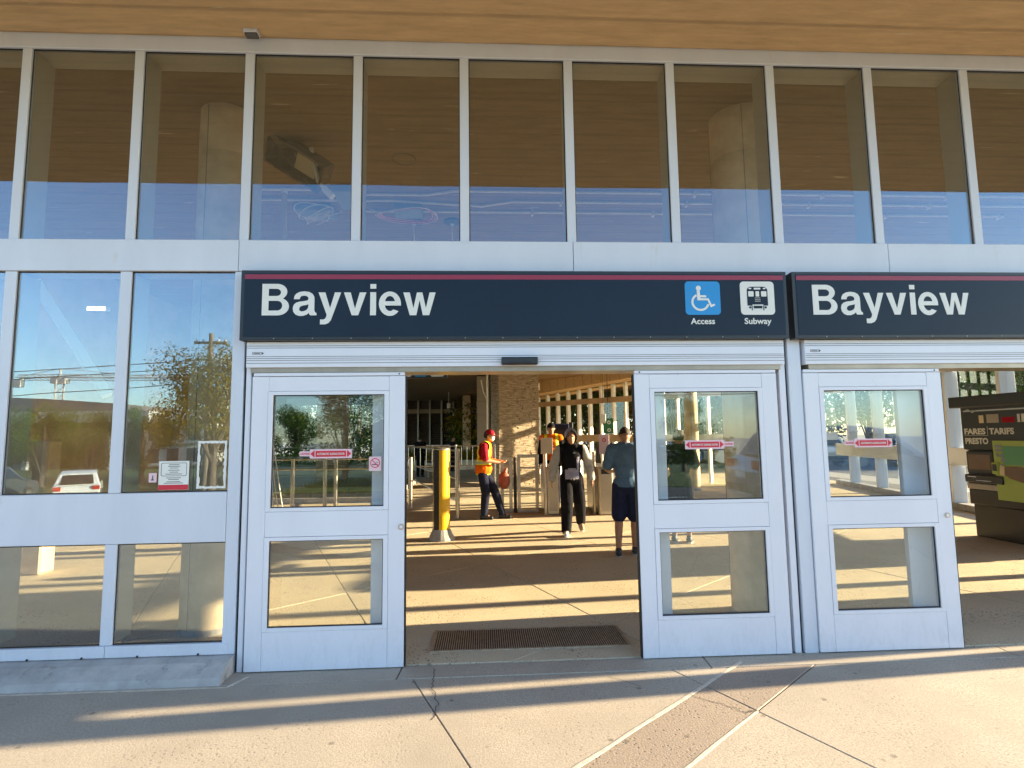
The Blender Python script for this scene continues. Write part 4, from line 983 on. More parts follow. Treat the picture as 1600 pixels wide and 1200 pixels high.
# bollard
bo = thing('bollard', 'yellow round bollard with black side strip on a grey cone base', 'bollard', (-.70, 4.98, 0))
n_ = 32; r_ = .135
yb_ = MB(); ring = [(r_*cos(rad(a)), r_*sin(rad(a))) for a in range(-103, 104, 8)]
yb_.prism(ring+[(-.03, .10), (-.03, -.10)][::1], 'z', .17, 1.45)
part('yellow_shell', yb_, 'yellow', bo, True)
part('black_strip', MB().prism([(-.032, -.130), (-.032, .130), (-.115, .085), (-.135, .0), (-.115, -.085)][::-1], 'z', .17, 1.45), 'dark', bo)
part('trim_edge', MB().box(-.142, -.136, -.05, -.04, .17, 1.45), 'yellow', bo)
part('top_cap', MB().lathe([(r_+.004, 1.451), (r_+.004, 1.47), (r_-.02, 1.49)], 0, 0, 32), 'steel', bo, True)
part('cone_base', MB().lathe([(.215, .001), (.21, .03), (.145, .168)], 0, 0, 20), 'curb', bo)
# ================================================================== FARE MACHINE
fm = thing('fare_machine', 'tall dark fare machine with lime green printed panel at the right edge', 'fare machine', (7.75, 3.6, 0))
# local x points away from the hall, y along the wall; front face at x=0
def FP(n, mb, m, par=fm, **k): return part(n, mb, m, par, **k)
y0, y1 = -.86, .70
FP('plinth', MB().bbox(.03, .75, y0+.03, y1-.03, .0, .50, .01), 'dark'); FP('lower_body', MB().bbox(.0, .78, y0, y1, .501, .74, .01), 'dark')
up = MB().prism([(.0, .741), (.05, 1.34), (-.02, 1.36), (-.02, 2.02), (.8, 2.02), (.8, .741)], 'y', y0, y1); FP('upper_body', up, 'dark')
FP('top_hood', MB().bbox(-.10, .84, y0-.03, y1+.14, 2.022, 2.20, .012), 'dark'); FP('beacon', MB().bbox(.1, .5, y0+.1, y0+.5, 2.201, 2.27, .01), 'black')
Rm = (pi/2, 0, -pi/2)   # lettering facing -X
FP('shine_strip', MB().box(-.026, -.0205, y0+.02, y1-.05, 1.955, 1.975), 'alu')
zz_ = MB().tube([(-.03, .62, 1.965), (-.03, .55, 1.99), (-.03, .48, 1.94), (-.03, .42, 1.965)], .008, 6); FP('wave_mark', zz_, 'alu')
text('FARES', .125, 'white', (-.0225, .665, 1.60), fm, Rm, width=.37, bold=.005); text('TARIFS', .125, 'white', (-.0225, .225, 1.60), fm, Rm, width=.40, bold=.005)
FP('divider', MB().box(-.0235, -.0205, .252, .256, 1.59, 1.72), 'white'); FP('underline', MB().box(-.0235, -.0205, .25, .66, 1.575, 1.580), 'white')
text('PRESTO', .125, 'white', (-.0225, .66, 1.45), fm, Rm, width=.40, bold=.005)
FP('photo_strip', MB().box(-.0235, -.0205, -.40, .48, 1.76, 1.91), 'black')
for a, b_, c, d, m_ in ((.30, .38, 1.77, 1.89, 'ivory'), (.05, .25, 1.77, 1.90, 'board'), (-.2, .0, 1.77, 1.85, 'redcloth'), (-.36, -.30, 1.77, 1.89, 'white'), (-.28, -.24, 1.77, 1.89, 'white')): FP('photo_print', MB().box(-.025, -.0238, a, b_, c, d), m_)
FP('screen_bezel', MB().bbox(-.035, .0, .20, .66, .99, 1.33, .01), 'black'); FP('screen', MB().box(-.038, -.0355, .24, .62, 1.05, 1.28), 'brownprint')
FP('keypad', MB().bbox(-.10, -.0, .06, .17, 1.00, 1.18, .01), 'lime'); FP('keypad_keys', MB().box(-.103, -.101, .08, .15, 1.05, 1.15), 'black')
FP('coin_ledge', MB().bbox(-.09, -.0, .02, .66, .85, .97, .01), 'black')
FP('slot', MB().box(-.094, -.091, .45, .60, .93, .945), 'alu'); FP('slot', MB().box(-.094, -.091, .20, .45, .88, .89), 'alu')
FP('silver_ledge', MB().bbox(-.06, -.0, .05, .66, .745, .83, .006), 'board')
lp = FP('lime_panel', MB().prism([(.0, 1.50), (-.05, .62), (-.06, .62), (-.075, 1.50)], 'y', -.52, .14), 'lime')
FP('green_print', MB().box(-.079, -.0765, -.42, -.02, 1.15, 1.42), 'lime2', lp)
for a, b_, c, d in ((-.01, .10, 1.40, 1.44), (-.01, .10, 1.34, 1.38), (.05, .09, 1.26, 1.31), (-.02, .03, 1.25, 1.31), (-.05, .02, 1.19, 1.23), (-.02, .03, 1.10, 1.16)): FP('black_print', MB().box(-.081, -.0785, a, b_, c, d), 'bluegrey', lp)
FP('hand_print', MB().prism([(-.10, .95), (-.02, 1.0), (.0, 1.06), (-.04, 1.12), (-.22, 1.13), (-.5, 1.10), (-.5, .93), (-.3, .90)], 'x', -.083, -.0805), 'brownprint', lp); FP('card_print', MB().prism([(-.02, .98), (.06, 1.0), (.04, 1.14), (-.03, 1.12)], 'x', -.0855, -.084), 'ivory', lp)
# service post with wraps seen through the left door glass
sv = thing('service_post', 'beige wrapped post with yellow collar and loose cables behind the left door', 'post', (-5.05, 8.6, 0))
part('shaft', MB().tube([(0, 0, 0), (0, 0, 3.9)], .10, 16), 'col', sv, True); part('yellow_collar', MB().tube([(0, -.01, .62), (0, -.01, .80)], .17, 14), 'yellow', sv); part('black_belt', MB().tube([(0, 0, .82), (0, 0, .90)], .16, 14), 'black', sv)
part('white_box', MB().bbox(.10, .24, -.10, .02, 1.05, 1.35, .01), 'white', sv)
for i in range(4): part('loose_cable', MB().tube([(.12+.05*i, -.1, 2.6), (.15+.04*i, -.12, 1.8), (.16+.09*i, -.14, .9), (.30+.10*i, -.2, .02)], .012, 6), 'whitewire', sv, True)
# planting bed with rocks
pb = MB()
def tuft(mb, x, y, z, h, n=3, s=.012):
    for _ in range(n):
        a = random.uniform(0, 2*pi); lx, ly = cos(a)*h*.45, sin(a)*h*.45
        mb.quad([(x-s, y, z), (x+s, y, z), (x+lx, y+ly, z+h)])
for _ in range(5200): 
    x, y = random.uniform(-5.6, -2.6), random.uniform(10.6, 16.4); tuft(pb, x, y, .0, random.uniform(.08, .24)*(1.4 if x < -4 else 1))
solo('grass_patch', pb, 'leaf2', 'tufted grass growing in the planting bed at the back left', 'grass', (-4, 13, 0), kind='stuff')
pr_ = MB().box(-5.7, -2.5, 10.4, 10.5, 0, .14).box(-5.7, -2.5, 16.5, 16.6, 0, .14).box(-5.7, -5.6, 10.5, 16.5, 0, .14).box(-2.6, -2.5, 10.5, 16.5, 0, .14)
solo('garden_edging', pr_, 'curb', 'low concrete rim round the planting bed at the back left', 'planter', (-4, 13, 0))
# plants along the far screen
fp = MB()
for _ in range(1500):
    x, y = random.uniform(-5.8, .4), random.uniform(24.5, 25.6); tuft(fp, x, y, .3, random.uniform(.3, .85), 2, .03)
solo('planting_strip', fp, 'leaf2', 'strip of pale grassy plants in front of the far louvre screen', 'plants', (-3, 25, 0), kind='stuff')
solo('planter_box', MB().bbox(-6, .5, 24.4, 25.7, 0, .5, .02), 'plaster', 'long pale planter box in front of the far louvre screen', 'planter', (-3, 25, 0))
# step ladder-like bench (dark) behind bollard
bn = thing('bench', 'dark slatted bench beyond the railing left of the worker', 'bench', (-1.7, 19, 0))
for z in (.42, .62, .8): part('slat', MB().bbox(-.7, .7, -.05, .05, z, z+.09, .01), 'louvre', bn)
for x in (-.6, .6): part('leg', MB().box(x-.04, x+.04, -.2, .2, 0, .42), 'steel', bn)
# ================================================================== PEOPLE
dg = None
def bake(name, mb, m, voxel, smooth=4, parent=None, label=None):
    me = bpy.data.meshes.new('tmp'); me.from_pydata(mb.v, [], mb.f)
    t = bpy.data.objects.new('tmp', me); COL.objects.link(t)
    r = t.modifiers.new('r', 'REMESH'); r.mode = 'VOXEL'; r.voxel_size = voxel; r.use_smooth_shade = True
    s = t.modifiers.new('s', 'SMOOTH'); s.factor = .5; s.iterations = smooth
    bpy.context.view_layer.update(); d = bpy.context.evaluated_depsgraph_get()
    out = bpy.data.meshes.new_from_object(t.evaluated_get(d)); bpy.data.objects.remove(t); bpy.data.meshes.remove(me)
    out.name = name; out.materials.clear(); out.materials.append(MT[m])
    out.polygons.foreach_set('use_smooth', [True]*len(out.polygons))
    o = bpy.data.objects.new(name, out); COL.objects.link(o); o.parent = parent
    if label: o['label'] = label
    return o
BASE = dict(pel=(0, 0, .96), che=(0, 0, 1.30), nek=(0, 0, 1.46), hed=(0, -.02, 1.63),
    shL=(.185, 0, 1.42), elL=(.235, .02, 1.14), wrL=(.25, -.04, .89), shR=(-.185, 0, 1.42), elR=(-.235, .02, 1.14), wrR=(-.25, -.04, .89),
    hiL=(.09, 0, .93), knL=(.10, -.02, .50), anL=(.11, .02, .09), hiR=(-.09, 0, .93), knR=(-.10, -.02, .50), anR=(-.11, .02, .09))
class Fig:
    def __init__(s, name, lab, loc, rz, J=None, face=(0, -1, 0), skin='skin', foot=None, scale=1.0, hands=True):
        s.t = thing('person', lab, 'person', loc, rz); s.t.scale = (scale,)*3
        s.J = dict(BASE); s.J.update(J or {}); s.f = Vector(face).normalized(); s.skin = skin
        s.foot = foot or {'L': (0, -1, 0), 'R': (0, -1, 0)}
        j = {k: Vector(v) for k, v in s.J.items()}; s.j = j; mb = MB()
        h = j['hed']; f = s.f; side = f.cross(Vector((0, 0, 1))).normalized(); up = side.cross(f).normalized(); s.side, s.up = side, up
        Rm_ = Matrix((side, -f, up)).transposed()
        def hp(x, y, z): return h+side*x+f*y+up*z
        i = len(mb.v); mb.ball((0, 0, 0), (.074, .092, .112)); mb.v[i:] = [tuple(h+Rm_ @ Vector(v)) for v in mb.v[i:]]
        mb.caps(hp(0, .045, -.065), hp(0, .058, -.078), .045, .035)          # jaw
        mb.caps(hp(0, .088, .012), hp(0, .106, -.018), .010, .014)            # nose
        for q in (-1, 1): mb.ball(hp(q*.077, -.005, -.005), .019, 8, 6)       # ears
        mb.ball(hp(0, .083, .035), (.045, .03, .014), 10, 6)                   # brow
        mb.caps(hp(0, .075, -.052), hp(0, .078, -.052), .018)                  # lips
        mb.caps(j['nek']-Vector((0, 0, .02)), h-up*.05-f*.01, .058, .054)
        s.torso(mb, 0); s.limbs(mb, 0, arms=True, legs=True)
        if hands:
            for S in 'LR': s.hand(mb, S)
        for S in 'LR':
            a = j['an'+S]; d = Vector(s.foot[S]).normalized(); mb.caps(a-Vector((0, 0, .02)), a+d*.13-Vector((0, 0, .055)), .042, .034)
        s.body = bake('body', mb, skin, .0085, 3, s.t)
        for q in (-1, 1):
            part('eye', MB().ball(hp(q*.032, .084, .018), (.012, .010, .007), 8, 6), 'white', s.t, True); part('iris', MB().ball(hp(q*.032, .092, .018), .0048, 6, 4), 'hair', s.t, True)
            part('eyebrow', MB().tube([hp(q*.016, .094, .036), hp(q*.034, .092, .041), hp(q*.050, .082, .036)], .0045, 6), 'hair', s.t, True)
        part('mouth', MB().tube([hp(-.024, .088, -.052), hp(0, .096, -.053), hp(.024, .088, -.052)], .0045, 6), 'lips' if 'lips' in MT else 'redcloth', s.t, True)
        s.hp = hp; s.R = Rm_
    def torso(s, mb, g, lo=.0):
        j = s.j; side = (j['shL']-j['shR']).normalized()
        hs_ = (j['hiL']-j['hiR']).normalized()
        def ell(c, rx, ry, rz):
            ang = math.atan2(side.y, side.x); i = len(mb.v); mb.ball((0, 0, 0), (rx+g, ry+g, rz+g)); mb.v[i:] = [tuple(c+Matrix.Rotation(ang, 3, 'Z') @ Vector(v)) for v in mb.v[i:]]
        p, c, n_ = j['pel'], j['che'], j['nek']
        ell(c, .160, .105, .15); ell(c.lerp(n_, .45), .155, .088, .085); ell(p.lerp(c, .5), .140, .100, .17); ell(p+Vector((0, 0, lo)), .155, .108, .115)
        mb.caps(j['shL'].lerp(n_, .05), j['shR'].lerp(n_, .05), .058+g, .058+g); mb.caps(j['shL'], n_-Vector((0, 0, .01)), .052+g, .052+g); mb.caps(j['shR'], n_-Vector((0, 0, .01)), .052+g, .052+g)
    def limbs(s, mb, g, arms=True, legs=True, aend=1., lend=1., armbag=0., legbag=0.):
        j = s.j
        for S in 'LR':
            if arms:
                a, b, c = j['sh'+S], j['el'+S], j['wr'+S]
                if aend <= .5: mb.caps(a, a.lerp(b, aend*2), .053+g+armbag*.3, .050+g+armbag)
                else:
                    mb.caps(a, b, .053+g+armbag*.4, .042+g+armbag); mb.caps(b, b.lerp(c, (aend-.5)*2), .041+g+armbag, .029+g+armbag*.8)
            if legs:
                a, b, c = j['hi'+S], j['kn'+S], j['an'+S]
                if lend <= .5: mb.caps(a, a.lerp(b, lend*2), .088+g, .066+g+legbag)
                else:
                    mb.caps(a, b, .088+g, .058+g+legbag); mb.caps(b, b.lerp(c, .28), .056+g+legbag, .056+g+legbag); mb.caps(b.lerp(c, .25), b.lerp(c, (lend-.5)*2), .057+g+legbag*.9, .037+g+legbag)
    def hand(s, mb, S):
        j = s.j; w_ = j['wr'+S]; d = (w_-j['el'+S]).normalized(); d = s.J.get('hd'+S) and Vector(s.J['hd'+S]).normalized() or d
        thumb = Vector((0, -1, 0)); thumb = (thumb-d*thumb.dot(d)); thumb = thumb.normalized() if thumb.length > .1 else Vector((0, 0, 1)); out_ = d.cross(thumb)
        sgn = 1 if S == 'L' else -1
        inw = out_ if (out_.x*-sgn) > 0 else -out_
        mb.caps(w_, w_+d*.02, .025, .026)
        for k in range(4):
            o_ = thumb*(.030-.020*k); L = (.075, .083, .078, .062)[k]
            b0 = w_+d*.03+o_*.8; b1 = w_+d*.088+o_; mb.caps(b0, b1, .013, .011, 8)
            b2 = b1+(d*.85+inw*.35).normalized()*L*.45; b3 = b2+(d*.6+inw*.7).normalized()*L*.38; mb.caps(b1, b2, .0098, .0088, 8); mb.caps(b2, b3, .0088, .0075, 8)
        t0 = w_+d*.028+thumb*.022; t1 = t0+(d*.6+thumb*.6).normalized()*.038; t2 = t1+(d*.85+inw*.3).normalized()*.03; mb.caps(t0, t1, .014, .011, 8); mb.caps(t1, t2, .0105, .009, 8)
    def shirt(s, m, g=.018, sleeve=1., bag=.006, name='shirt', hem=-.02, label=None):
        mb = MB(); s.torso(mb, g); s.limbs(mb, g-.004, arms=True, legs=False, aend=sleeve, armbag=bag)
        p = s.j['pel']; i = len(mb.v); mb.ball((0, 0, 0), (.165+g, .118+g, .12)); mb.v[i:] = [tuple(p+Vector((0, 0, hem))+Vector(v)) for v in mb.v[i:]]
        return bake(name, mb, m, .0105, 3, s.t, label)
    def legs_(s, m, g=.014, end=1., bag=.012, name='trousers'):
        mb = MB(); s.limbs(mb, g, arms=False, legs=True, lend=end, legbag=bag); p = s.j['pel']
        i = len(mb.v); mb.ball((0, 0, 0), (.160+g, .112+g, .13)); mb.v[i:] = [tuple(p+Vector((0, 0, -.03))+Vector(v)) for v in mb.v[i:]]
        return bake(name, mb, m, .0105, 3, s.t)
    def shoes(s, m='shoe', sole='sole'):
        for S in 'LR':
            a = s.j['an'+S]; d = Vector(s.foot[S]).normalized(); dn = Vector((0, 0, -1)); dn = (dn-d*dn.dot(d)).normalized()
            mb = MB(); mb.caps(a-d*.035+dn*.035, a+d*.06+dn*.04, .046, .044); mb.caps(a+d*.04+dn*.045, a+d*.145+dn*.055, .044, .034); mb.caps(a-dn*.0+d*.0, a+dn*.03, .044)
            o = bake('shoe', mb, m if isinstance(m, str) else m[S], .008, 3, s.t)
            sb = MB(); pr = [(.0, -.085), (.034, -.07), (.040, .0), (.048, .09), (.036, .165), (0, .185), (-.036, .165), (-.048, .09), (-.040, .0), (-.034, -.07)]; sd_ = d.cross(dn)
            b0 = [a+sd_*x+d*y+dn*.072 for x, y in pr]; b1 = [a+sd_*x+d*y+dn*.090 for x, y in pr]; n_ = len(pr)
            sb.v = [tuple(q) for q in b0+b1]; sb.f = [tuple(range(n_)), tuple(range(n_, 2*n_))[::-1]]+[(k, n_+k, n_+(k+1) % n_, (k+1) % n_) for k in range(n_)]
            part('sole', sb, sole, o)
    def hair(s, m='hair', thick=.012, back=.0, name='hair', keep=-.02):
        mb = MB(); i = len(mb.v); mb.ball((0, 0, 0), (.076+thick, .094+thick, .110+thick), 20, 16); h = s.j['hed']-s.f*.010+s.up*.008
        mb.v[i:] = [tuple(h+s.R @ Vector(v)) for v in mb.v[i:]]
        # cut away the face side
        o = bake(name, mb, m, .009, 1, s.t); import bmesh
        bm = bmesh.new(); bm.from_mesh(o.data); dl = []
        for v in bm.verts:
            r = v.co-s.j['hed']; fy, uz = r.dot(s.f), r.dot(s.up)
            if (fy > .015 and uz < .062) or (uz < -.055+back) or (fy > -.012 and uz < .0): dl.append(v)
        bmesh.ops.delete(bm, geom=dl, context='VERTS'); bm.to_mesh(o.data); bm.free(); return o
    def cap(s, m):
        c = thing.__call__ if False else None
        mb = MB(); i = len(mb.v); mb.ball((0, 0, 0), (.088, .106, .10), 22, 16); h = s.j['hed']+s.up*.028
        mb.v[i:] = [tuple(h+s.R @ Vector((v[0], v[1], max(v[2], 0)))) for v in mb.v[i:]]
        o = part('cap', mb, m, s.t, True)
        b = MB(); P = [(-.072, .05), (-.066, .12), (-.035, .165), (0, .175), (.035, .165), (.066, .12), (.072, .05)]
        lo = [s.hp(x, y, .030-.05*max(0, y-.09)-.2*x*x*8) for x, y in P]; hi_ = [p+s.up*.007 for p in lo]; n_ = len(P)
        b.v = [tuple(p) for p in lo+hi_]; b.f = [tuple(range(n_))[::-1], tuple(range(n_, 2*n_))]+[(k, (k+1) % n_, n_+(k+1) % n_, n_+k) for k in range(n_)]
        part('peak', b, m, o); part('button', MB().ball(s.hp(0, 0, .130), .010, 8, 6), m, o); return o
    def mask(s):
        mb = MB(); mb.caps(s.hp(-.028, .062, -.042), s.hp(.028, .062, -.042), .042); mb.caps(s.hp(0, .075, -.02), s.hp(0, .07, -.07), .036, .030); return bake('face_mask', mb, 'mask', .008, 3, s.t)

# worker in orange vest, leaning on the gate, facing right
wk = Fig('worker', 'person in red cap, white face mask and orange safety vest leaning beside the gates', (-.02, 7.15, 0), rad(82),
    dict(pel=(0, .0, .93), che=(0, -.03, 1.28), nek=(0, -.07, 1.43), hed=(0, -.13, 1.60), shL=(.175, -.05, 1.39), shR=(-.175, -.05, 1.39),
         elL=(.22, -.10, 1.13), wrL=(.10, -.33, 1.10), elR=(-.21, -.08, 1.13), wrR=(-.07, -.33, 1.08), hdL=(-.5, -.8, -.1), hdR=(.5, -.8, -.05),
         hiL=(.09, 0, .90), hiR=(-.09, 0, .90), knL=(.07, -.22, .52), anL=(.06, -.36, .09), knR=(-.09, -.06, .50), anR=(-.07, -.02, .09)), face=(-.15, -1, -.12), skin='skin', scale=1.05)
wk.hair(); wk.cap('redcloth'); wk.mask(); wk.shirt('redcloth', .014, .42, .012, hem=.02)
wk.legs_('navycloth', .016, .98, .014); wk.shoes('black', 'gasket')
# vest: torso shell with tape
vb = MB(); wk.torso(vb, .046); p = wk.j['pel']; i = len(vb.v); vb.ball((0, 0, 0), (.205, .17, .16)); vb.v[i:] = [tuple(p+Vector((0, -.01, .03))+Vector(v)) for v in vb.v[i:]]
vest = bake('safety_vest', vb, 'orange', .0105, 3, wk.t)
import bmesh
def cutz(o, zlo=None, zhi=None, fn=None):
    bm = bmesh.new(); bm.from_mesh(o.data); bmesh.ops.delete(bm, geom=[v for v in bm.verts if (zlo is not None and v.co.z < zlo) or (zhi is not None and v.co.z > zhi) or (fn and fn(v.co))], context='VERTS'); bm.to_mesh(o.data); bm.free()
cutz(vest, zlo=.845, fn=lambda c: (abs(c.x) > .165 and c.z > 1.16 and (c.x/.2)**2+((c.z-1.33)/.22)**2 > .55))
def band(fig_, src, fn, m, name, grow=.004):
    me = src.data.copy(); o = bpy.data.objects.new(name, me); COL.objects.link(o); o.parent = src
    bm = bmesh.new(); bm.from_mesh(me); bm.normal_update()
    for v in bm.verts: v.co += v.normal*grow
    bmesh.ops.delete(bm, geom=[f for f in bm.faces if not fn(f.calc_center_median())], context='FACES'); bm.to_mesh(me); bm.free()
    me.materials.clear(); me.materials.append(MT[m]); return o
band(wk, vest, lambda c: 1.045 < c.z < 1.125, 'limevest', 'lime_band', .003); band(wk, vest, lambda c: 1.062 < c.z < 1.108, 'silvertape', 'silver_band', .006)
band(wk, vest, lambda c: c.z < .868, 'limevest', 'hem_band', .003)
band(wk, vest, lambda c: abs(abs(c.x)-.125) < .022 and c.z > 1.13, 'limevest', 'shoulder_band', .003)
band(wk, vest, lambda c: abs(abs(c.x)-.155) < .010 and 1.13 > c.z > 1.13, 'limevest', 'trim', .003) if False else None

# hooded man walking toward the street
hm = Fig('hooded', 'person in black and grey hooded top walking out through the doorway', (1.50, 5.25, 0), rad(-4),
    dict(hed=(0, -.075, 1.60), nek=(0, 0, 1.44), che=(0, 0, 1.28), shL=(.20, 0, 1.40), shR=(-.20, 0, 1.40), elL=(.30, .06, 1.14), wrL=(.34, .03, .90), elR=(-.30, -.02, 1.14), wrR=(-.335, -.10, .90),
         pel=(0, 0, .95), hiL=(.09, 0, .92), hiR=(-.09, 0, .92), knL=(.13, .05, .52), anL=(.17, .30, .16), knR=(-.10, -.16, .51), anR=(-.12, -.20, .09)),
    face=(.05, -1, -.12), foot={'L': (.1, -1, -.45), 'R': (-.12, -1, .04)}, scale=1.02)
hm.legs_('blackcloth', .02, 1.0, .026)
hm.shoes({'L': 'shoe', 'R': 'white'}, 'sole')
sl = hm.shirt('greycloth', .02, .97, .022, name='hooded_top')
band(hm, sl, lambda c: abs(c.x) < .192 and c.z > 1.05 or (abs(c.x) < .22 and c.z <= 1.05), 'blackcloth', 'black_front', .006)
band(hm, sl, lambda c: abs(c.x+.0) < .115-(.05 if c.z > 1.06 else 0) and .905 < c.z < 1.085 and c.y < 0, 'lilac', 'front_pocket', .011)
band(hm, sl, lambda c: abs(c.x-.105) < .022 and 1.06 < c.z < 1.27 and c.y < 0, 'lilac', 'front_stripe', .012)
hb_ = MB(); i = 0; hb_.ball((0, 0, 0), (.108, .122, .142), 22, 18); hc = hm.j['hed']-hm.f*.018+hm.up*.012; hb_.v = [tuple(hc+hm.R @ Vector(v)) for v in hb_.v]
hb_.caps(hm.j['nek']+Vector((-.07, .03, .0)), hm.j['nek']+Vector((.07, .03, .0)), .075); hb_.caps(hm.j['nek']+Vector((-.06, -.045, .0)), hm.j['nek']+Vector((.06, -.045, .0)), .05)
hood = bake('hood', hb_, 'blackcloth', .010, 3, hm.t)
def faceopen(c):
    r = c-hm.j['hed']; fy, uz, sx = r.dot(hm.f), r.dot(hm.up), r.dot(hm.side); return fy > .005 and (sx/.082)**2+((uz+.008)/.108)**2 < 1
cutz(hood, fn=faceopen)
sm = hood.modifiers.new('thickness', 'SOLIDIFY'); sm.thickness = .008; sm.offset = 0
band(hm, hood, lambda c: (c-hm.j['hed']).dot(hm.side)*(1) > .01 and (c-hm.j['hed']).dot(hm.up) > -.0 and (c-hm.j['hed']).dot(hm.f) > -.03, 'lilac', 'hood_panel', .007)
for q in (-.02, .025): part('drawstring_tip', MB().tube([(q, -.155, .93), (q, -.160, .895)], .006, 6), 'white', hm.t)
part('chest_print', MB().box(.02, .07, -.155, -.150, 1.335, 1.343), 'white', hm.t)

# man in blue shirt and shorts, seen from behind
bm_ = Fig('blue', 'person in blue t-shirt and navy shorts seen from behind beside the door', (1.98, 3.45, 0), rad(170),
    dict(hed=(-.01, -.07, 1.60), shR=(-.19, 0, 1.42), elR=(-.24, -.03, 1.14), wrR=(-.15, -.26, 1.10), elL=(.25, .0, 1.15), wrL=(.20, -.22, 1.10), hdL=(-.3, -.9, .1), hdR=(.3, -.9, .1), anL=(.13, .06, .09), knL=(.11, .0, .50), anR=(-.10, -.08, .09)),
    face=(-.1, -1, -.35), skin='skin2', scale=1.03)
bm_.hair(thick=.006, back=.045); bs_ = bm_.shirt('bluecloth', .018, .40, .014, hem=-.0); bm_.legs_('darkblue', .014, .46, .022, name='shorts'); bm_.shoes('shoe', 'board')
# capped man with backpack behind hooded man
cm = Fig('capped', 'person in dark cap behind the hooded man, orange and yellow vest showing', (1.64, 9.15, 0), rad(-5), dict(), face=(.1, -1, -.1), skin='skin2', scale=1.13)
cm.hair(); cm.cap('blackcloth'); cs_ = cm.shirt('blackcloth', .016, .97, .012); cm.legs_('navycloth'); cm.shoes('black', 'gasket')
cv = MB(); cm.torso(cv, .03); cvo = bake('safety_vest', cv, 'orange', .012, 3, cm.t); cutz(cvo, zlo=.95); band(cm, cvo, lambda c: abs(abs(c.x)-.12) < .03, 'limevest', 'yellow_band', .004)
# person seen through the right door glass
rp = Fig('redshirt', 'person in dark top and shorts seen through the right sliding door glass', (3.05, 4.3, 0), rad(150),
    dict(hed=(0, -.06, 1.60), wrR=(-.1, -.27, 1.12), wrL=(.16, -.26, 1.10), elR=(-.24, -.04, 1.14), hdL=(-.3, -.9, .1), hdR=(.3, -.9, .1)), face=(-.3, -1, -.2), skin='skin2')
rp.hair(thick=.016); rp.shirt('blackcloth', .02, .4, .015); rp.legs_('blackcloth', .02, .46, .028, name='shorts'); rp.shoes('shoe', 'board')
# two far figures
f1 = Fig('far1', 'distant person in black standing at the far planter left of the bollard', (-2.72, 19.6, 0), rad(160), dict(), skin='skin', hands=False); f1.hair(); f1.shirt('blackcloth', .02, .9, .01); f1.legs_('blackcloth'); f1.shoes('black', 'gasket')
f2 = Fig('far2', 'distant dark figure passing the far louvre screen near the pale pier', (-1.55, 23.4, 0), rad(70), dict(), skin='skin', hands=False, scale=.97); f2.hair(); f2.shirt('navycloth', .02, .9, .01); f2.legs_('blackcloth'); f2.shoes('black', 'gasket')
# ================================================================== TREES
def make_crown(n, R, H, seed, leaf=.22, gaps=9):
    rnd = random.Random(seed); mb = MB(); cl = []
    for _ in range(gaps*2):
        a = rnd.uniform(0, 2*pi); e = rnd.uniform(-.5, 1.0); q = rnd.uniform(.35, .95)
        cl.append((q*R*cos(a)*math.sqrt(max(.1, 1-e*e*.7)), q*R*sin(a)*math.sqrt(max(.1, 1-e*e*.7)), H*.5*e, rnd.uniform(.26, .50)*R))
    for _ in range(n):
        c = rnd.choice(cl); r = c[3]; u = Vector((rnd.gauss(0, 1), rnd.gauss(0, 1), rnd.gauss(0, 1))).normalized()*r*rnd.uniform(.5, 1.08)
        p = Vector(c[:3])+u; p.z *= 1.0
        nrm_ = (u.normalized()+Vector((rnd.uniform(-.7, .7), rnd.uniform(-.7, .7), rnd.uniform(-.3, .9)))).normalized()
        t = nrm_.orthogonal().normalized(); t.rotate(Matrix.Rotation(rnd.uniform(0, 2*pi), 3, nrm_)); b = nrm_.cross(t); s = leaf*rnd.uniform(.5, 1.2)
        mb.quad([p-t*s*.5, p+b*s*.22, p+t*s*.5+nrm_*s*.1, p-b*s*.22])
    return mb, cl
CR = {}
def tree(lab, x, y, z, H, R, m, seed, group=None, trunk=.14, n=3800, leaf=.26, base=.35):
    t = thing('tree', lab, 'tree', (x, y, z), random.uniform(0, 6), group)
    key = (seed, m, round(R, 1), round(H, 1))
    if key not in CR:
        ch = H*(1-base); mb, cl = make_crown(n, R, ch, seed, leaf); me = mkmesh('crown', mb, MT[m])
        tb = MB().tube([(0, 0, 0), (.03, .02, H*.25), (0, .05, H*.5), (.05, 0, H*.8)], [trunk*1.25, trunk, trunk*.75, trunk*.3], 10)
        for c in cl[:12]: tb.tube([(0, .03, H*(base*.8+random.uniform(0, .15))), (c[0]*.5, c[1]*.5, H*base+ch*.35+c[2]*.4), (c[0], c[1], H*base+ch*.5+c[2])], [trunk*.45, trunk*.25, trunk*.08], 6)
        CR[key] = (me, mkmesh('trunk', tb, MT['bark'], True), H*base+ch*.5)
    me, tr, zc = CR[key]
    o = bpy.data.objects.new('crown', me); COL.objects.link(o); o.parent = t; o.location = (0, 0, zc)
    o = bpy.data.objects.new('trunk', tr); COL.objects.link(o); o.parent = t; return t
G1 = 'street trees beyond the glass walls'
k = 0
for i, (x, y) in enumerate([(16, 27), (21, 30), (27, 33), (33, 30), (12.5, 31), (8.5, 29), (5.0, 27), (2.0, 33), (10, 24), (26, 24.5), (31, 25), (38, 27), (29, 26), (39, 25), (45, 30), (46, 27)]):
    tree('leafy street tree seen in pieces between the fins of the glass walls', x, y, 0, (8.5, 9.5)[i % 2], (3.4, 3.8)[i % 2], ('leaf', 'leaf3', 'leaf2')[(0, 1, 0, 2, 1)[i % 5]], 11+i % 4, G1, base=.02, n=9000, leaf=.30)
k = 0
